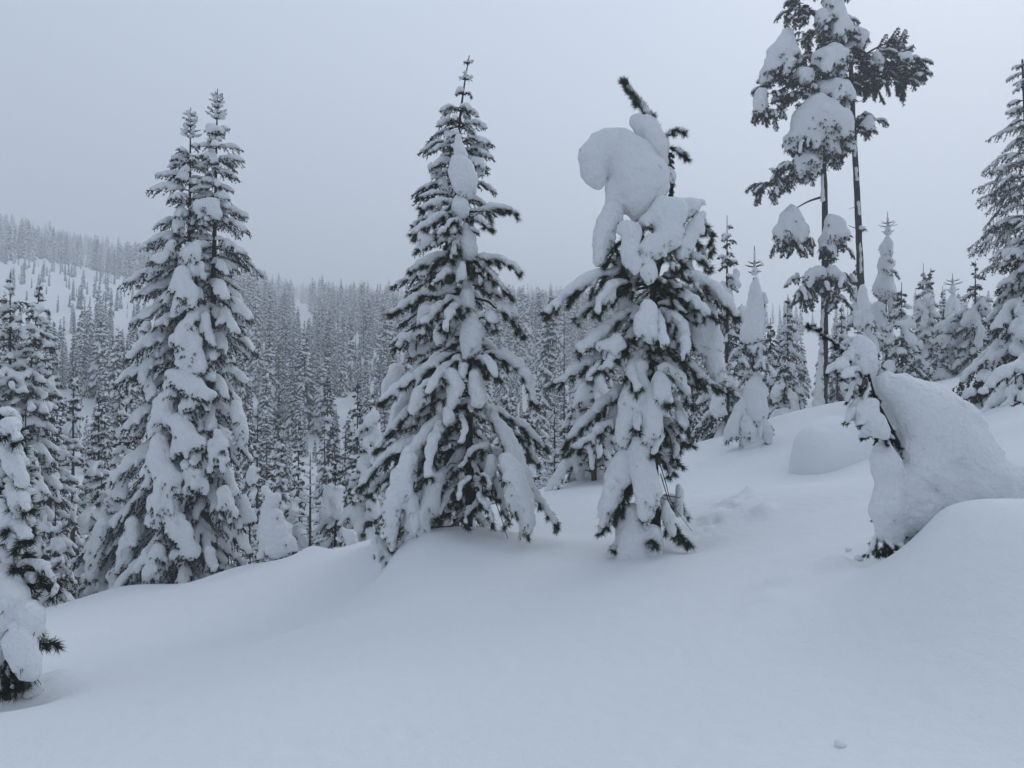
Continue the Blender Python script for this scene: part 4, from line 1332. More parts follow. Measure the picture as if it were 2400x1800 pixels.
def tall_pines():
    d = 20.0
    rng = np.random.default_rng(606)
    # left stem
    base = at(1929, 962, d)
    org = base.copy()
    org[2] = min(org[2], gz(base[0], base[1]))
    root = thing('tall_pine_tree', 'tall pine with bare dark trunk and big rounded snow domes in its crown', 'tree', org)
    T = px_line([(1929, 975), (1931, 800), (1934, 640), (1933, 460), (1930, 390), (1928, 250), (1935, 120), (1945, -20), (1950, -120)], d)
    trunk_part(root, T, 0.115, 0.03, org, seed=11, n=40, k=10)
    B = []
    fluff(B, rng, (1838, 205), 55, 55, d, 34, 0.05, toward=(-0.5, 0, -0.1))
    fluff(B, rng, (1795, 250), 22, 25, d, 12, 0.045, toward=(-0.4, 0, -0.3))
    fluff(B, rng, (1905, 175), 40, 55, d, 22, 0.045)
    fluff(B, rng, (1880, 25), 36, 38, d, 24, 0.04, toward=(-0.5, 0, 0))
    fluff(B, rng, (1920, 330), 70, 22, d, 22, 0.045, hang=0.8)
    fluff(B, rng, (1955, 362), 38, 18, d, 14, 0.04, hang=0.6)
    fluff(B, rng, (1850, 400), 52, 28, d, 26, 0.045, toward=(-0.4, 0, -0.2))
    fluff(B, rng, (1800, 430), 24, 14, d, 12, 0.035, toward=(-0.6, 0, -0.2))
    fluff(B, rng, (1860, 565), 42, 18, d, 16, 0.04, hang=0.9, l=(0.2, 0.4))
    fluff(B, rng, (1950, 580), 36, 14, d, 12, 0.04, hang=0.9, l=(0.2, 0.35))
    fluff(B, rng, (1925, 655), 62, 22, d, 36, 0.07, hang=0.5)
    fluff(B, rng, (1885, 690), 32, 14, d, 12, 0.06, hang=0.7)
    fluff(B, rng, (1965, 700), 20, 30, d, 8, 0.05, hang=0.7)
    fluff(B, rng, (1945, 60), 45, 40, d, 18, 0.05)
    fluff(B, rng, (1950, -70), 50, 60, d, 26, 0.06)
    fluff(B, rng, (1905, 110), 40, 45, d, 26, 0.035, off=0.2)
    fluff(B, rng, (1900, 215), 60, 40, d, 26, 0.035, off=0.3)
    fluff(B, rng, (1960, 180), 40, 50, d, 24, 0.035, off=0.3)
    fluff(B, rng, (1965, 110), 35, 45, d, 20, 0.035, off=0.2)
    for pts, r in (([(1925, 462), (1895, 472), (1862, 490)], 0.035), ([(1932, 330), (1900, 380), (1840, 420)], 0.04), ([(1934, 200), (1880, 190), (1820, 215)], 0.05), ([(1934, 540), (1955, 530)], 0.03),
                   ([(1933, 640), (1900, 640), (1870, 655)], 0.03), ([(1936, 640), (1960, 640), (1985, 650)], 0.03), ([(1938, 60), (1900, 30), (1870, 10)], 0.04)):
        b = Bough()
        tube(b.wood, curve(px_line(pts, d), 10), r, r * 0.4, 6)
        B.append(b)
    emit_boughs(root, B, org, M_FIR, 0.045, k=0.05, namp=0.010, nscale=0.10)
    CL = [
        ([(1920, 262, 44, -.3), (1908, 280, 54, -.35), (1935, 282, 54, -.35), (1962, 290, 40, -.3), (1970, 310, 30, -.28)], [(1890, 290, 44, -.35), (1870, 325, 28, -.35), (1862, 345, 16, -.35)], [(1920, 310, 44, -.4), (1915, 335, 22, -.4)], [(1970, 320, 26, -.3), (1975, 335, 18, -.3)]),
        ([(1930, 215, 32, -.2), (1955, 212, 34, -.2), (1975, 222, 22, -.2)], [(1980, 200, 14, -.15), (1985, 230, 16, -.15)]),
        ([(1938, 138, 36, -.35), (1955, 130, 32, -.35), (1975, 128, 20, -.3), (1930, 155, 24, -.35)], [(1950, 160, 20, -.35), (1955, 178, 10, -.35)]),
        ([(1848, 70, 10, -.2), (1842, 95, 24, -.22), (1828, 130, 34, -.25), (1808, 165, 24, -.25), (1796, 190, 12, -.25)], [(1855, 115, 20, -.25), (1868, 140, 12, -.25)]),
        ([(1852, 148, 16, -.4), (1842, 165, 12, -.4)],),
        ([(1782, 222, 18, -.25), (1780, 245, 16, -.25), (1775, 262, 8, -.25)],),
        ([(1876, 170, 12, -.4), (1892, 172, 14, -.4), (1890, 190, 10, -.4)],),
        ([(1885, 368, 26, -.3), (1890, 380, 32, -.32), (1878, 400, 20, -.34)], [(1905, 385, 20, -.3), (1915, 395, 14, -.3)]),
        ([(1926, 38, 20, -.2), (1930, 52, 22, -.2)],),
        ([(1955, 0, 24, -.25), (1960, 40, 26, -.25), (1972, 70, 30, -.25), (1965, 88, 18, -.25)],), ([(1955, -40, 30, -.2), (1945, -90, 24, -.1), (1950, -125, 14, 0)],),
        ([(1852, 492, 14, -.2), (1852, 515, 32, -.22), (1835, 545, 24, -.24), (1870, 545, 28, -.24), (1822, 570, 10, -.24)],),
        ([(1946, 522, 20, -.25), (1962, 528, 24, -.25), (1952, 552, 30, -.27), (1930, 575, 16, -.27)], [(1980, 545, 14, -.25), (1985, 560, 8, -.25)]),
        ([(1918, 640, 24, -.3), (1900, 650, 20, -.3)],), ([(1950, 640, 20, -.3), (1970, 650, 16, -.3)],),
        ([(1924, 880, 7, -.1), (1921, 920, 10, -.1), (1919, 952, 14, -.1)], [(1926, 800, 4, -.1), (1924, 880, 7, -.1)]),
    ]
    clumps(root, CL, d, org, 0.040, k=0.08, namp=0.018, nscale=0.14, leaf=M_FIR, flute=0.03, fscale=0.17, nl=0.12, w=0.020, hem=600, shat=4, core=0.86)
    st = Buf()
    V_ = px_chain([(1927, 402, 4, -.07), (1928, 470, 5, -.08)], d)
    snow_part('snow_strip', px_chain([(1927, 410, 4, -.07), (1928, 470, 4.5, -.08)], d) + px_chain([(1929, 700, 3.5, -.08), (1927, 800, 4, -.08)], d), 0.022, root, org, M_SNOW, k=0.03, namp=0.012, nscale=0.09)
    # right stem
    d2 = 20.6
    base = at(2022, 940, d2)
    org = base.copy()
    org[2] = min(org[2], gz(base[0], base[1]))
    root = thing('tall_pine_tree', 'tall charred-looking pine trunk with one long snowy branch reaching right', 'tree', org)
    trunk_part(root, px_line([(2026, 965), (2018, 690), (2010, 480), (2002, 330), (1996, 200), (1990, 60)], d2), 0.115, 0.05, org, seed=12, n=40, k=10)
    B = []
    fluff(B, rng, (2050, 165), 50, 46, d2, 30, 0.045, toward=(0.5, 0, 0))
    fluff(B, rng, (2110, 160), 46, 36, d2, 30, 0.045, toward=(0.7, 0, 0.05))
    fluff(B, rng, (2085, 120), 40, 22, d2, 18, 0.04, toward=(0.6, 0, 0.5), hang=-0.2)
    fluff(B, rng, (2140, 165), 22, 26, d2, 14, 0.035, toward=(0.6, 0, 0))
    fluff(B, rng, (2040, 205), 36, 16, d2, 12, 0.0, hang=1.2, l=(0.2, 0.4))
    fluff(B, rng, (2115, 195), 22, 8, d2, 7, 0.0, hang=1.6, l=(0.15, 0.3))
    fluff(B, rng, (2028, 290), 26, 26, d2, 22, 0.05)
    fluff(B, rng, (2000, 120), 30, 40, d2, 18, 0.045)
    fluff(B, rng, (2060, 150), 60, 40, d2, 26, 0.03, toward=(0.4, 0, 0))
    fluff(B, rng, (2015, 185), 30, 35, d2, 18, 0.03)
    for pts, r in (([(2000, 190), (2050, 165), (2110, 165), (2150, 170)], 0.045), ([(2004, 290), (2028, 290)], 0.03), ([(1999, 150), (2040, 120), (2080, 100)], 0.04),
                   ([(2004, 238), (2020, 236), (2024, 228)], 0.012), ([(2014, 536), (2000, 533), (1988, 528)], 0.015), ([(2014, 536), (2026, 538)], 0.025), ([(2012, 482), (1990, 490)], 0.010), ([(2006, 390), (2014, 388)], 0.010)):
        b = Bough()
        tube(b.wood, curve(px_line(pts, d2), 10), r, r * 0.4, 6)
        B.append(b)
    emit_boughs(root, B, org, M_FIR, 0.045, k=0.05, namp=0.010, nscale=0.10)
    CL = [
        ([(1968, 50, 24, -.2), (1985, 80, 24, -.2), (1990, 110, 18, -.2)],),
        ([(2005, 80, 20, -.1), (2018, 88, 18, -.1), (2010, 105, 16, -.15)],),
        ([(2035, 282, 14, -.2), (2028, 300, 14, -.2)],), ([(2055, 128, 12, -.3), (2062, 150, 11, -.3)],), ([(2105, 135, 12, -.3), (2130, 132, 14, -.25)],),
        ([(2018, 535, 5, -.05), (2026, 536, 6, -.05)],),
    ]
    clumps(root, CL, d2, org, 0.040, k=0.07, namp=0.018, nscale=0.14, leaf=M_FIR, flute=0.03, fscale=0.17, nl=0.12, w=0.020, hem=600, shat=4, core=0.84)
    snow_part('snow_strip', px_chain([(2003, 335, 6, -.05), (2004, 365, 4, -.08)], d2) + px_chain([(2006, 395, 3, -.08), (2008, 420, 3.5, -.08)], d2) + px_chain([(2012, 470, 2.5, -.09), (2014, 500, 3.5, -.09)], d2) + px_chain([(2016, 570, 2.0, -.1), (2018, 640, 2.8, -.1)], d2), 0.022, root, org, M_SNOW, k=0.03, namp=0.012, nscale=0.09)
tall_pines()
# ------------------------------------------------------------------ the smaller trees behind and between
def mid_root(name, label, u, v_base, d, group=None):
    p = at(u, v_base, d)
    p[2] = min(p[2], gz(p[0], p[1]) + 0.05)
    return thing(name, label, 'tree', p, group), p

def mid_fir(label, u, v_top, v_base, d, hw, seed, snow=0.07, per=5, lev=None, shape=0.8, lean=0, name='fir_tree', caps=0, cover=0.75, rise=(0.1, -0.7), group=None, twin=None, vox=None, spike=18):
    rng = np.random.default_rng(seed)
    root, org = mid_root(name, label, u + lean, v_base, d, group)
    m = m_per_px(d)
    base = org.copy()
    top = at(u, v_top, d)
    H = top[2] - base[2]
    trunk_part(root, [base - UP * 0.3, base + (top - base) * 0.5, top], 0.02 * H * 0.55 + 0.02, 0.006, org, seed=seed, n=12, k=6)
    hwl, hwr = hw if isinstance(hw, tuple) else (hw, hw)
    pr = lambda w: (lambda t: w * m * (0.04 + 0.96 * min(1, max(0, t - spike * m / H) * 1.02) ** shape))
    snow *= 0.66
    B = fir_boughs(base, top, pr(hwl), pr(hwr), rng, lod=1, levels=lev or max(9, int(H / (0.22 + 0.003 * d))), per=per, snow=snow, start=0.03, end=0.95, rise=rise, cover=cover, fat=1.1, coarse=max(1.0, d / 15.0))
    if twin:
        t2 = at(twin[0], twin[1], d + 0.2)
        b2 = base + (top - base) * 0.2
        trunk_part(root, [b2, t2], 0.05, 0.006, org, seed=seed + 1, n=8, k=6)
        B += fir_boughs(b2, t2, pr(hwl * 0.7), pr(hwr * 0.7), rng, lod=1, levels=max(8, int(H / 0.3)), per=per, snow=snow, start=0.03, end=0.9, rise=rise, cover=cover, fat=1.1, coarse=max(1.0, d / 15.0))
    extra = []
    for i in range(caps):
        t = rng.uniform(0.2, 0.92)
        a = rng.uniform(3.5, 5.9)
        w = pr(0.5 * (hwl + hwr))(t) * rng.uniform(0.45, 0.85)
        c = top + (base - top) * t + np.array((math.cos(a) * w, math.sin(a) * w, 0))
        r = rng.uniform(0.09, 0.17) * (0.6 + 0.6 * t)
        extra += shatter([(c, c + np.array((math.cos(a) * r, math.sin(a) * r, -r * rng.uniform(1.0, 2.2))), r * 0.8, r, 1.0)], rng, 3, 0.8)
    emit_merged(root, B, extra, org, M_FIR, vox or max(0.045, 0.0030 * d), k=0.045, namp=0.018, nscale=0.13)
    return root

def mid_pine(label, u, v_top, v_base, d, hw, seed, n=30, snow=0.06, name='pine_tree', down=0.7):
    rng = np.random.default_rng(seed)
    root, org = mid_root(name, label, u, v_base, d)
    m = m_per_px(d)
    top = at(u, v_top, d)
    trunk_part(root, [org - UP * 0.3, top], 0.06, 0.01, org, seed=seed, n=10, k=6)
    B, extra = [], []
    for i in range(n):
        t = 0.05 + 0.9 * (i + rng.uniform(0, 1)) / n
        o = top + (org - top) * t
        az = i * 2.4 + rng.uniform(-0.4, 0.4)
        l = hw * m * (0.18 + 0.85 * t ** 0.8) * rng.uniform(0.7, 1.1)
        hd = np.array((math.cos(az), math.sin(az), 0))
        B.append(pine_bough([o, o + hd * l * .5 + UP * 0.02, o + hd * l - UP * l * down * rng.uniform(0.6, 1.1)], rng, snow=snow, dens=200, nl=0.08, w=0.012, r0=0.014, shoots=0.7))
        if rng.random() < 0.4:
            c = o + hd * l * 0.4
            r = rng.uniform(0.06, 0.12)
            extra.append((c, c - UP * r * 1.5, r, r * 1.1, 1))
    emit_merged(root, B, extra, org, M_PINE, 0.036, k=0.05, namp=0.010, nscale=0.12)
    return root

def ghost(label, u, v_base, d, chains, seed, leader=None, fol=(), name='snow_cloaked_sapling', vox=None, namp=0.012, snow=0.03, lvl=None, k=0.06):
    """a young conifer wholly cloaked in snow: chains of snow, a bare leader with its star of twigs, needles at the hems"""
    rng = np.random.default_rng(seed)
    root, org = mid_root(name, label, u, v_base, d)
    m = m_per_px(d)
    vt = min(c[1] for ch in chains for c in ch)
    T = [org - UP * 0.2, at(u, vt, d)]
    trunk_part(root, T, 0.04, 0.012, org, seed=seed, n=8, k=6)
    if leader:
        b = Buf()
        u0, v0, v1 = leader
        tube(b, [at(u0, v1, d), at(u0, 0.5 * (v0 + v1), d), at(u0 - 1, v0, d)], 0.016, 0.007, 5)
        for vv, rr in ((v1 - 8, 22), (v1 - 16, 17), (v1 + 6, 15)):
            for j in range(6):
                a = j * 1.047 + rng.uniform(-0.2, 0.2)
                o = at(u0, vv, d)
                tube(b, [o, o + np.array((math.cos(a) * rr * m, math.sin(a) * rr * m, rr * m * 0.25))], 0.010, 0.006, 4)
        part('leader', b.mesh('leader', [M_TWIG], org), root)
        snow_part('leader_snow', [(at(u0, v1 - 6, d), at(u0, v1 + 4, d), 5 * m, 9 * m)] + px_chain([(u0 - 0.5, v0 + 14, 2.4), (u0, v1 - 8, 4)], d), 0.02, root, org, M_SNOW, k=0.03, namp=0.004)
    B = []
    for (cu, cv, ru, rv, n) in fol:
        for i in range(n):
            a, q = rng.uniform(0, 6.28), math.sqrt(rng.uniform(0.1, 1))
            o = at(cu + ru * q * math.cos(a), cv + rv * q * math.sin(a), d + rng.uniform(-1, 1) * ru * m * 0.8)
            az = rng.uniform(0, 6.28)
            hd = np.array((math.cos(az), math.sin(az), 0))
            l = rng.uniform(0.15, 0.35)
            B.append(fir_bough([o, o + hd * l * .5, o + hd * l - UP * l * 0.7], rng, snow=snow, nl=0.05, w=0.016, tw=0.07, width=0.12, dens=120, droop=0.7, seg=0.12))
    emit_merged(root, B, [], org, M_FIR, vox or 0.04, k=0.05, namp=0.010, nscale=0.12) if B else None
    for ch in chains:
        V, T, Q = snow_sdf(shatter(px_chain(ch, d), rng, 4, 0.86), vox or max(0.024, 0.002 * d), k=k * 0.7, namp=namp, nscale=0.12, flute=0.02, fscale=0.14)
        o = part('snow_clump', new_mesh('snow_clump', V - org, [T, Q], [M_SNOW]), root)
        hb = hem_needles(V, T, Q, rng, 420, 0.08, 0.012)
        if hb:
            part('needles', hb.mesh('needles', [M_FIR], org, smooth=False), o)
    return root

def bare_tree(label, u, v_top, v_base, d, hw, seed, n=34, snow=True, name='bare_larch', lean=0):
    rng = np.random.default_rng(seed)
    root, org = mid_root(name, label, u + lean, v_base, d)
    m = m_per_px(d)
    top = at(u, v_top, d)
    trunk_part(root, [org - UP * 0.3, org + (top - org) * 0.5, top], 0.035, 0.006, org, seed=seed, n=14, k=5, mat=M_TWIG)
    b, prims = Buf(), []
    for i in range(n):
        t = 0.08 + 0.88 * (i + rng.uniform(0, 1)) / n
        o = top + (org - top) * t
        az = rng.uniform(0, 6.28)
        l = hw * m * (0.25 + 0.75 * t) * rng.uniform(0.5, 1.1)
        hd = np.array((math.cos(az), math.sin(az), 0))
        C = curve([o, o + hd * l * .5 + UP * l * 0.10, o + hd * l + UP * l * rng.uniform(-0.1, 0.35)], 8)
        tube(b, C, 0.010, 0.003, 3)
        if snow:
            prims += [(C[j] + UP * 0.014, C[j + 1] + UP * 0.014, 0.018, 0.016) for j in range(1, 6, 1)]
        for _ in range(4):
            j = rng.integers(2, 7)
            e = C[j] + nrm(rng.normal(size=3) * np.array((1, 1, 0.5)) + hd * 0.8) * l * rng.uniform(0.15, 0.35)
            tube(b, [C[j], 0.5 * (C[j] + e) + UP * 0.01, e], 0.005, 0.002, 3)
            if snow:
                prims.append((C[j] + UP * 0.01, 0.4 * C[j] + 0.6 * e + UP * 0.012, 0.015, 0.012))
    part('branches', b.mesh('branches', [M_TWIG], org), root)['kind'] = 'stuff'
    if snow:
        snow_part('snow_load', prims, 0.022, root, org, M_SNOW, k=0.015, namp=0.003, adapt=0.1)
    return root

# --- left edge and behind the twin fir
mid_fir('big dark fir with a snowy double top at the left edge', 24, 640, 1420, 16.0, (160, 160), 11, snow=0.105, caps=26, twin=(95, 655), shape=0.62, spike=30, per=6)
mid_fir('drooping snow-hung fir low at the left edge behind the sapling', 60, 960, 1440, 12.0, (110, 75), 12, snow=0.07, caps=10)
mid_fir('snowy fir with a ragged outline behind the left-edge fir', 118, 800, 1420, 19.0, 80, 19, snow=0.09, caps=10, per=6, shape=0.65)
mid_fir('slender fir close left of the twin-topped fir, behind its snow-hung neighbour', 232, 905, 1400, 18.0, 58, 20, snow=0.085, caps=8, per=6)
mid_fir('narrow snowy fir between the left-edge fir and the twin-topped fir', 172, 860, 1420, 20.0, 60, 13, snow=0.075, caps=8)
mid_fir('snow-hung fir leaning against the left side of the twin-topped fir', 296, 880, 1400, 14.5, (85, 60), 14, snow=0.095, caps=16)
mid_fir('small pale fir at the foot of the twin-topped fir, left side', 238, 1120, 1405, 13.2, 52, 15, snow=0.085, caps=9, shape=0.7)
mid_fir('short fir cloaked in snow between the slope edge and the narrow fir', 130, 1180, 1420, 14.0, 48, 16, snow=0.075, caps=4)
bare_tree('bare snowy bush right of the twin-topped fir', 585, 1180, 1350, 13.5, 70, 17, n=30)
bare_tree('leafless snowy bush at the foot of the twin-topped fir, right side', 535, 1235, 1365, 13.6, 60, 18, n=26)
# --- between the twin fir and the middle pine
ghost('small snow-cloaked sapling with round hollow, left of the middle pine', 642, 1318, 12.0,
      [[(622, 1148, 12, 0), (640, 1172, 16, 0), (632, 1190, 18, 0), (640, 1215, 26, 0), (648, 1250, 36, 0), (655, 1275, 40, 0)],
       [(622, 1262, 16, -.1), (618, 1285, 12, -.1)], [(680, 1270, 16, -.1), (690, 1288, 10, -.1)]], 21, fol=[(640, 1295, 34, 12, 10), (668, 1290, 16, 14, 5)], vox=0.026)
mid_pine('drooping pine behind the slope edge, just left of the middle pine', 868, 955, 1285, 13.0, 82, 22, n=34)
mid_fir('snow-hung fir left of the drooping pine behind the slope edge', 786, 1075, 1310, 14.5, 72, 23, snow=0.07, caps=8)
ghost('small hump-shaped sapling buried in snow at the slope edge', 818, 1292, 11.8, [[(806, 1248, 9, 0), (820, 1258, 14, 0), (826, 1280, 18, 0)], [(790, 1262, 8, 0), (800, 1268, 8, 0)], [(838, 1278, 10, 0), (842, 1290, 10, 0)]], 24, fol=[(812, 1285, 22, 8, 6)], vox=0.024)
bare_tree('thin bare larch with a dark stem standing before the forest', 727, 1060, 1290, 13.6, 62, 25, n=34)
mid_fir('low bushy fir right of the cloaked sapling', 690, 1120, 1320, 15.0, 55, 26, snow=0.065, caps=5)
mid_fir('wide dark fir with rounded snow lumps above the drooping pine', 838, 890, 1230, 26.0, 68, 27, snow=0.10, caps=14)
mid_fir('narrow column-like fir ringed with snow above the bare larch', 768, 872, 1180, 34.0, 28, 28, snow=0.12, caps=8, shape=0.5)
mid_fir('slim fir with lumpy snow above the cloaked sapling', 652, 930, 1250, 28.0, 42, 29, snow=0.10, caps=10)
mid_fir('slim fir close right of the twin-topped fir', 604, 960, 1290, 22.0, 46, 30, snow=0.09, caps=10)
mid_fir('short fir with sagging boughs between the slim firs', 700, 985, 1270, 24.0, 44, 31, snow=0.09, caps=8)
# --- between the middle pine and the mushroom pine
mid_fir('very thin tall fir standing alone between the two pines', 1293, 682, 1090, 42.0, 24, 41, snow=0.13, shape=0.35, per=5, lean=-22, caps=6, lev=36)
mid_pine('bushy pine with drooping snowy boughs behind the mushroom-capped pine', 1392, 800, 1125, 13.5, 125, 42, n=36)
mid_fir('half-hidden fir right of the middle pine behind the slope', 1235, 960, 1170, 17.0, 75, 43, snow=0.07, caps=6)
bare_tree('bare larch with a thin dark stem left of the bushy pine', 1322, 690, 1120, 24.0, 60, 44, n=44)
bare_tree('leafless snowy thicket low between the two pines', 1300, 950, 1165, 15.0, 85, 45, n=46)
mid_fir('small snowy fir top between the two pines', 1182, 905, 1150, 22.0, 42, 46, snow=0.08, caps=6)
# --- right of the mushroom pine
mid_fir('dark fir with spiky top right of the mushroom-capped pine', 1704, 505, 1065, 17.0, 105, 51, snow=0.075, caps=14, shape=0.85)
ghost('spire-shaped sapling sheathed in smooth snow beside the dark spiky fir', 1766, 1022, 14.5,
      [[(1769, 652, 7, 0), (1770, 690, 17, 0), (1768, 740, 24, 0), (1762, 785, 31, 0)], [(1776, 810, 12, -.05), (1778, 845, 12, -.05)],
       [(1772, 880, 12, -.1), (1768, 915, 28, -.15), (1772, 960, 34, -.15), (1782, 985, 22, -.2)], [(1745, 950, 20, -.1), (1725, 985, 22, -.1), (1716, 1015, 20, -.1)], [(1790, 690, 6, 0), (1794, 705, 7, 0)], [(1750, 985, 16, -.25), (1758, 1010, 22, -.25)], [(1795, 1000, 14, -.2), (1798, 1030, 16, -.2)], [(1765, 1010, 26, -.1), (1765, 1050, 34, -.1)]], 52,
      leader=(1769, 576, 634), fol=[(1770, 820, 24, 22, 14), (1750, 860, 40, 20, 14), (1800, 850, 30, 18, 8), (1740, 985, 14, 18, 6), (1775, 1000, 10, 14, 4)])
mid_fir('snowy fir close left of the bare dark trunk', 1846, 690, 965, 24.0, 72, 53, snow=0.10, caps=12)
mid_fir('dark fir between the spire-shaped sapling and the bare dark trunk', 1806, 745, 975, 23.0, 70, 64, snow=0.085, caps=8, per=6)
mid_fir('dark fir just right of the bare dark trunk, behind the bent sapling', 1972, 720, 955, 27.0, 62, 65, snow=0.095, caps=8, per=6)
mid_fir('low broad fir at the foot of the bare dark trunk', 1838, 830, 975, 20.5, 78, 54, snow=0.09, caps=10)
mid_fir('fir half hidden right behind the bare dark trunk', 1962, 770, 965, 25.0, 75, 55, snow=0.10, caps=8)
ghost('slim snow-plastered spire between the charred trunk and the stacked-dome fir', 2022, 900, 17.0,
      [[(2020, 672, 8, 0), (2024, 720, 15, 0), (2030, 770, 20, 0), (2038, 820, 22, 0)], [(2012, 735, 12, 0), (2010, 760, 12, 0)]], 56, fol=[(2030, 800, 30, 50, 14)])
mid_fir('broad pale fir behind the charred trunk', 2012, 600, 930, 26.0, 66, 57, snow=0.13, caps=18)
ghost('fir with stacked snow domes under a long bare leader', 2076, 890, 22.0,
      [[(2078, 558, 6, 0), (2076, 580, 18, 0), (2076, 592, 16, 0)], [(2075, 612, 19, 0), (2074, 628, 19, 0)], [(2076, 645, 20, 0), (2072, 672, 28, 0), (2080, 685, 24, 0)], [(2092, 700, 14, -.1), (2098, 730, 16, -.1)], [(2058, 720, 18, -.1), (2060, 760, 22, -.1), (2070, 800, 24, -.1)]], 58,
      leader=(2081, 496, 540), fol=[(2080, 600, 12, 6, 4), (2082, 634, 14, 5, 5), (2080, 690, 24, 8, 10), (2072, 740, 40, 30, 26), (2070, 820, 52, 40, 34)], vox=0.045)
mid_fir('small open fir with dark bough tips below the stacked-dome fir', 2113, 662, 888, 18.0, 66, 59, snow=0.06, caps=5, lev=13)
mid_fir('double-topped snowy fir right of the stacked-dome fir', 2164, 616, 890, 25.0, 64, 60, snow=0.12, caps=14, twin=(2182, 628))
ghost('fir with a smooth snow cone and thin leader near the right-edge fir', 2236, 880, 24.0, [[(2234, 690, 6, 0), (2232, 710, 15, 0), (2232, 738, 19, 0)]], 61, leader=(2233, 640, 676), fol=[(2236, 770, 40, 26, 20), (2240, 830, 50, 30, 22)], vox=0.045)
ghost('stubby sapling wearing a broad lopsided snow hat', 2234, 905, 19.0,
      [[(2215, 768, 20, -.1), (2236, 756, 24, -.1), (2254, 764, 14, -.1)], [(2208, 795, 16, -.1), (2225, 800, 22, -.1)], [(2240, 800, 22, 0), (2246, 830, 24, 0), (2250, 860, 24, 0)], [(2205, 880, 22, -.1), (2225, 890, 22, -.15)]], 62,
      fol=[(2225, 830, 34, 24, 18), (2215, 865, 40, 14, 12)])
mid_fir('tall snowy fir beside the right-edge fir, with a plastered top', 2286, 612, 895, 18.5, 92, 63, snow=0.085, caps=8)
# --- right edge
def right_edge():
    # the tall thin fir whose trunk stands just outside the picture
    d = 17.0
    rng = np.random.default_rng(71)
    m = m_per_px(d)
    root, org = mid_root('fir_tree', 'tall sparse fir with thin dark boughs cut by the right edge', 2415, 900, d)
    trunk_part(root, [org - UP * 0.3, at(2412, 500, d), at(2396, 140, d)], 0.13, 0.02, org, seed=71, n=20)
    B = []
    for i in range(26):
        t = (i + rng.uniform(0, .8)) / 26
        v = 150 + 470 * t
        o = at(2396 + 16 * t, v, d)
        for j in range(4):
            az = rng.uniform(0, 6.28) if j else math.pi + rng.uniform(-0.5, 0.5)
            l = (26 + 95 * min(1, t * 1.5)) * m * rng.uniform(0.45, 1.15)
            hd = np.array((math.cos(az), math.sin(az), 0))
            B.append(fir_bough([o, o + hd * l * .5 - UP * l * .06, o + hd * l - UP * l * rng.uniform(0.2, 0.5)], rng, snow=0.036, nl=0.045, w=0.012, tw=0.085, width=0.26 * l, dens=150, droop=0.8, hang=0.4, cover=0.8, seg=0.12))
    emit_merged(root, B, [], org, M_FIR, 0.042, k=0.03, namp=0.008, nscale=0.10)
    # the snow-laden fir in front of it
    mid_fir('heavy snow-laden fir with layered boughs at the right edge', 2455, 400, 905, 12.5, (225, 200), 72, snow=0.10, caps=18, lev=29, per=7, rise=(-0.1, -0.85), vox=0.042, shape=0.8)
    # the nearest one: only bough ends reach into the picture
    d = 6.5
    rng = np.random.default_rng(73)
    root, org = mid_root('fir_tree', 'near fir outside the right edge whose drooping bough tips reach in', 2720, 1120, d)
    trunk_part(root, [org - UP * 0.2, at(2715, 700, d)], 0.07, 0.03, org, seed=73, n=10)
    B = []
    for pts, off in (([(2715, 800), (2560, 800), (2420, 850), (2350, 880), (2306, 918)], -0.2), ([(2715, 830), (2600, 860), (2470, 910), (2382, 945)], -0.35), ([(2715, 740), (2620, 720), (2500, 770), (2440, 830)], 0.2), ([(2715, 850), (2800, 850), (2900, 930)], 0.1), ([(2715, 780), (2740, 800), (2760, 880)], -0.9), ([(2715, 760), (2700, 780), (2690, 840)], 0.9)):
        B.append(fir_bough(px_line(pts, d, off), rng, snow=0.055, nl=0.024, w=0.006, tw=0.055, width=0.26, dens=420, droop=0.5, cover=1.3, r0=0.014, bare=0.35))
    for i in range(22):
        t = (i + 0.5) / 22
        o = at(2715, 700, d) + (org - at(2715, 700, d)) * (0.04 + 0.8 * t)
        az = rng.uniform(-2.0, 2.0)
        l = rng.uniform(0.3, 0.5) + 0.5 * t
        hd = np.array((math.cos(az), math.sin(az), 0))
        B.append(fir_bough([o, o + hd * l * .5 - UP * l * .1, o + hd * l - UP * l * 0.6], rng, snow=0.06, nl=0.03, w=0.008, tw=0.07, width=0.28, dens=260, droop=0.5))
    emit_boughs(root, B, org, M_FIR, 0.02, k=0.03, namp=0.005, nscale=0.06)
right_edge()

# ------------------------------------------------------------------ mounds, the buried log, fallen snow lumps
def mound(name, label, cat, chains, d, vox, k=0.25, namp=0.004, nscale=0.5):
    pr = sum((px_chain(c, d) for c in chains), [])
    c = np.array(pr[0][0])
    c[2] = gz(c[0], c[1])
    V, T, Q = snow_sdf(pr, vox, k=k, namp=namp, nscale=nscale)
    me = new_mesh(name, V - c, [T, Q], [M_GROUND])
    o = link(bpy.data.objects.new(name, me))
    o.location = c
    o['label'] = label
    o['category'] = cat
    return o
mound('snow_mound', 'smooth steep-sided snow mound behind the bent sapling', 'snow mound',
      [[(1925, 1080, 52, 0), (1955, 1092, 92, 0.5), (2000, 1102, 122, 0.9), (2090, 1095, 120, 1.3)], [(1908, 1030, 36, 0.1), (1945, 1018, 44, 0.5)], [(1908, 1062, 42, 0.0), (1912, 1110, 48, 0.0), (2000, 1135, 110, 0.6)]], 12.0, 0.04)
o_ = mound('buried_log', 'fallen log under a thick roll of snow by the spire-shaped sapling', 'log', [[(1815, 992, 9, 0), (1850, 985, 10, 0.05), (1900, 984, 9, 0.2), (1945, 978, 7, 0.4)]], 17.5, 0.03, k=0.05, namp=0.01, nscale=0.25)
o_.location.z += 0.02
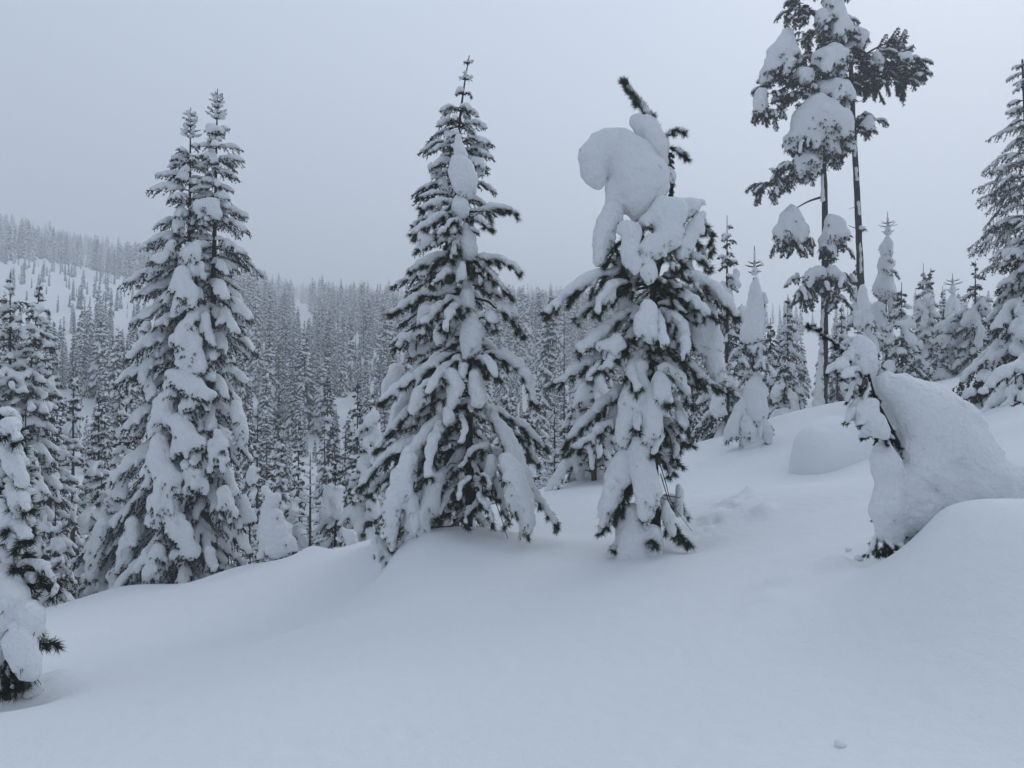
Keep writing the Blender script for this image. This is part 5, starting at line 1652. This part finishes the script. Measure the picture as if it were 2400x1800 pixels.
for i, (u, v, d, r, lab) in enumerate([(1968, 1752, 3.28, 0.022, 'single small ball of snow lying on the slope nearest the camera'), (1988, 1290, 5.9, 0.022, 'upper of two small snow lumps left of the bent sapling'), (2012, 1312, 5.6, 0.028, 'lower of two small snow lumps left of the bent sapling')]):
    p = at(u, v, d)
    p[2] = gz(p[0], p[1]) + r * 0.35
    V, T, Q = snow_sdf([(np.zeros(3), np.array((r * .3, 0, 0)), r, r * .8, 0.9)], r * 0.2, k=0.01, namp=r * 0.12, nscale=r * 1.3)
    o = link(bpy.data.objects.new('snow_lump', new_mesh('snow_lump', V, [T, Q], [M_GROUND])))
    o.location = p
    o['label'] = lab
    o['category'] = 'snow lump'
    o['group'] = 'small snow lumps on the slope'
# ------------------------------------------------------------------ the forest across the valley
def far_template(seed, H, hw, snow, lev, per=5, shape=0.7):
    """crown, snow and trunk meshes of one distant conifer, base at the origin"""
    rng = np.random.default_rng(seed)
    base, top = np.zeros(3), np.array((0, 0, H))
    pr = lambda t: hw * (0.05 + 0.95 * t ** shape)
    B = fir_boughs(base, top, pr, pr, rng, lod=2, levels=lev, per=per, snow=snow, start=0.03, end=0.93, rise=(0.0, -1.25), cover=0.7, fat=1.0)
    leaf, prims = Buf(), []
    for b in B:
        off = leaf.n
        leaf.v += b.leaf.v
        for k in (3, 4):
            leaf.f[k] += [(f + off, m) for f, m in b.leaf.f[k]]
        leaf.n += b.leaf.n
        prims += b.snow
    tk = Buf()
    tube(tk, np.array([base - UP * 0.5, top * 0.5, top]), 0.014 * H, 0.02, 5)
    cm = leaf.mesh('crown', [M_FARFIR], smooth=False)
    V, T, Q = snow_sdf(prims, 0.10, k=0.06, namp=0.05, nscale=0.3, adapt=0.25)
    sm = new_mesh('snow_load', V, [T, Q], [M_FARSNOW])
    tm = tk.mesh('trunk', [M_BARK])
    # the same tree as one mesh for the mass behind
    one = Buf()
    one.v, one.n = list(leaf.v), leaf.n
    one.f = {3: list(leaf.f[3]), 4: list(leaf.f[4])}
    one.add(V, T, 1)
    one.add(V, Q, 1)
    off = one.n
    one.v += tk.v
    for k in (3, 4):
        one.f[k] += [(f + off, m + 2) for f, m in tk.f[k]]
    one.n += tk.n
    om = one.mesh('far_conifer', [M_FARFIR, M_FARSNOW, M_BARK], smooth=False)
    return tm, cm, sm, om
TEMPL = [far_template(900, 12, 1.5, 0.135, 34), far_template(901, 13, 1.25, 0.13, 38), far_template(902, 11, 1.8, 0.145, 28), far_template(903, 14, 1.6, 0.12, 36, per=4), far_template(904, 10, 1.05, 0.16, 30), far_template(905, 9, 1.5, 0.17, 24), far_template(906, 12, 1.1, 0.10, 20, per=3, shape=0.45)]
TH = [12, 13, 11, 14, 10, 9, 12]

SHAPE = ['snowy', 'slim', 'broad', 'dark', 'narrow white', 'squat', 'thin ragged']
def inpoly(u, v, poly):
    c = False
    n = len(poly)
    for i in range(n):
        x1, y1 = poly[i]
        x2, y2 = poly[i - 1]
        if (y1 > v) != (y2 > v) and u < (x2 - x1) * (v - y1) / (y2 - y1) + x1:
            c = not c
    return c
CLEAR = [
    [(-60, 618), (120, 612), (250, 640), (345, 668), (350, 760), (230, 770), (90, 790), (-60, 760)],        # the open slope at the upper left
    [(682, 705), (724, 715), (736, 775), (730, 800), (700, 800), (688, 760)],
    [(770, 770), (812, 772), (856, 815), (842, 835), (795, 822)],
    [(560, 850), (600, 850), (600, 960), (560, 950)],
    [(780, 975), (840, 960), (850, 1060), (790, 1080)],
    [(1225, 870), (1265, 870), (1262, 1000), (1220, 1000)],
]
def forest():
    rng = np.random.default_rng(77)
    cand = []
    def ring(r0, r1, sp, th0, th1, hmin, hmax):
        area = 0.5 * (r1 * r1 - r0 * r0) * (th1 - th0)
        n = int(area / (sp * sp) * 1.0)
        r = np.sqrt(rng.uniform(r0 * r0, r1 * r1, n))
        th = rng.uniform(th0, th1, n)
        x, y = r * np.sin(th), r * np.cos(th)
        z = ground_z(x, y, False)
        for i in range(n):
            cand.append((x[i], y[i], z[i], r[i], rng.uniform(hmin, hmax)))
    a0, a1 = R(-38), R(16)
    ring(24, 48, 1.6, a0, a1, 1.8, 5.0)
    ring(48, 75, 1.5, a0, a1, 2.2, 6.0)
    ring(75, 110, 1.6, a0, a1, 2.4, 6.5)
    ring(110, 180, 2.1, a0, a1, 2.8, 7.0)
    ring(180, 300, 3.2, a0, a1, 3.5, 8.0)
    ring(300, 520, 5.0, a0, a1, 4.5, 9.0)
    ring(30, 70, 2.9, R(16), R(46), 3.0, 5.5)
    ring(70, 160, 7.0, R(16), R(46), 4.0, 6.0)
    near, rest = [], []
    for x, y, z, r, h in cand:
        u, v = to_px((x, y, z))
        if not (-260 < u < 2660):
            continue
        if r > 38 and any(inpoly(u, v, c) for c in CLEAR):
            if inpoly(u, v, CLEAR[0]) and rng.random() < 0.28:
                h = rng.uniform(0.6, 2.6)
            else:
                continue
        elif u < 400 and 52 < r < 160:
            h *= 0.66
            if 700 < v < 860 and rng.random() < 0.45:
                continue
        elif 640 < u < 890 and 56 < r < 130:
            h *= 0.8
        else:
            # clumps and gaps: trees stand closer in some places than in others
            g = float(wave(np.array([x]), np.array([y]), 0.22 * r + 4, 21)[0]) + 0.6 * float(wave(np.array([x]), np.array([y]), 0.08 * r + 2, 22)[0])
            keep = 0.97 + 0.5 * g
            if u < 420 and r > 100:
                keep -= 0.25
            if rng.random() > keep:
                continue
            h *= rng.choice((0.5, 0.7, 0.85, 1.0, 1.0, 1.15))
        # keep tree tops below what the photograph shows against the mist
        tu, tv = to_px((x, y, z + h))
        (near if False else rest).append((x, y, z, r, h, h / r))
    # the three hundred that show largest become trees of their own
    vis = [c for c in rest if -60 < to_px(c[:3])[0] < 1500]
    vis.sort(key=lambda c: -c[5])
    chosen = vis[:290]
    ids = set(id(c) for c in chosen)
    for c in chosen:
        x, y, z, r, h, _ = c
        k = int(rng.integers(0, len(TEMPL)))
        s = h / TH[k]
        u = to_px((x, y, z))[0]
        gap = 'left of the twin-topped fir' if u < 430 else ('between the twin-topped fir and the middle pine' if u < 1060 else 'between the middle pine and the mushroom-capped pine')
        row = 'front rows' if r < 34 else ('middle rows' if r < 42 else 'back rows')
        root = thing('forest_conifer', '%s conifer in the forest\'s %s %s' % (SHAPE[k], row, gap), 'tree', (x, y, z), 'conifers of the valley forest', rng.uniform(0, 6.28), s)
        tm, cm, sm, om = TEMPL[k]
        root.scale = (s * rng.uniform(0.8, 1.35), s * rng.uniform(0.8, 1.35), s)
        root.rotation_euler = (rng.normal() * 0.035, rng.normal() * 0.035, rng.uniform(0, 6.28))
        part('trunk', tm, root)
        part('crown', cm, root)['kind'] = 'stuff'
        part('snow_load', sm, root)['kind'] = 'stuff'
    mass = [c for c in rest if id(c) not in ids]
    # the rest: one mass, drawn by geometry nodes from the same few trees
    n = len(mass)
    me = bpy.data.meshes.new('distant_forest')
    P = np.array([c[:3] for c in mass], np.float32)
    me.vertices.add(n)
    me.vertices.foreach_set('co', P.ravel())
    kind = rng.integers(0, len(TEMPL), n)
    scl = np.array([c[4] / TH[k] for c, k in zip(mass, kind)], np.float32)
    for nm, typ, val in (('kind', 'INT', kind.astype(np.int32)), ('scl', 'FLOAT', scl), ('rot', 'FLOAT', rng.uniform(0, 6.28, n).astype(np.float32))):
        at_ = me.attributes.new(nm, typ, 'POINT')
        at_.data.foreach_set('value', val)
    o = link(bpy.data.objects.new('distant_forest', me))
    o['kind'] = 'stuff'
    o['label'] = 'far snowy forest fading into the mist on the hillside'
    ng = bpy.data.node_groups.new('scatter_conifers', 'GeometryNodeTree')
    ng.interface.new_socket('Geometry', in_out='INPUT', socket_type='NodeSocketGeometry')
    ng.interface.new_socket('Geometry', in_out='OUTPUT', socket_type='NodeSocketGeometry')
    N, L = ng.nodes, ng.links
    gi, go = N.new('NodeGroupInput'), N.new('NodeGroupOutput')
    jn = N.new('GeometryNodeJoinGeometry')
    def named(nm, typ):
        a = N.new('GeometryNodeInputNamedAttribute')
        a.data_type = typ
        a.inputs['Name'].default_value = nm
        return a.outputs['Attribute']
    rot = N.new('ShaderNodeCombineXYZ')
    L.new(named('rot', 'FLOAT'), rot.inputs['Z'])
    for k, (tm, cm, sm, om) in enumerate(TEMPL):
        src = bpy.data.objects.new('far_conifer', om)
        oi = N.new('GeometryNodeObjectInfo')
        oi.inputs['Object'].default_value = src
        cmpn = N.new('FunctionNodeCompare')
        cmpn.data_type = 'INT'
        cmpn.operation = 'EQUAL'
        L.new(named('kind', 'INT'), [s for s in cmpn.inputs if s.name == 'A' and s.type == 'INT'][0])
        [s for s in cmpn.inputs if s.name == 'B' and s.type == 'INT'][0].default_value = k
        ip = N.new('GeometryNodeInstanceOnPoints')
        L.new(gi.outputs[0], ip.inputs['Points'])
        L.new(cmpn.outputs[0], ip.inputs['Selection'])
        L.new(oi.outputs['Geometry'], ip.inputs['Instance'])
        L.new(rot.outputs[0], ip.inputs['Rotation'])
        L.new(named('scl', 'FLOAT'), ip.inputs['Scale'])
        L.new(ip.outputs[0], jn.inputs[0])
    L.new(jn.outputs[0], go.inputs[0])
    md = o.modifiers.new('scatter', 'NODES')
    md.node_group = ng
    print('forest', len(chosen), n)
forest()
print('script', time.time() - T0)
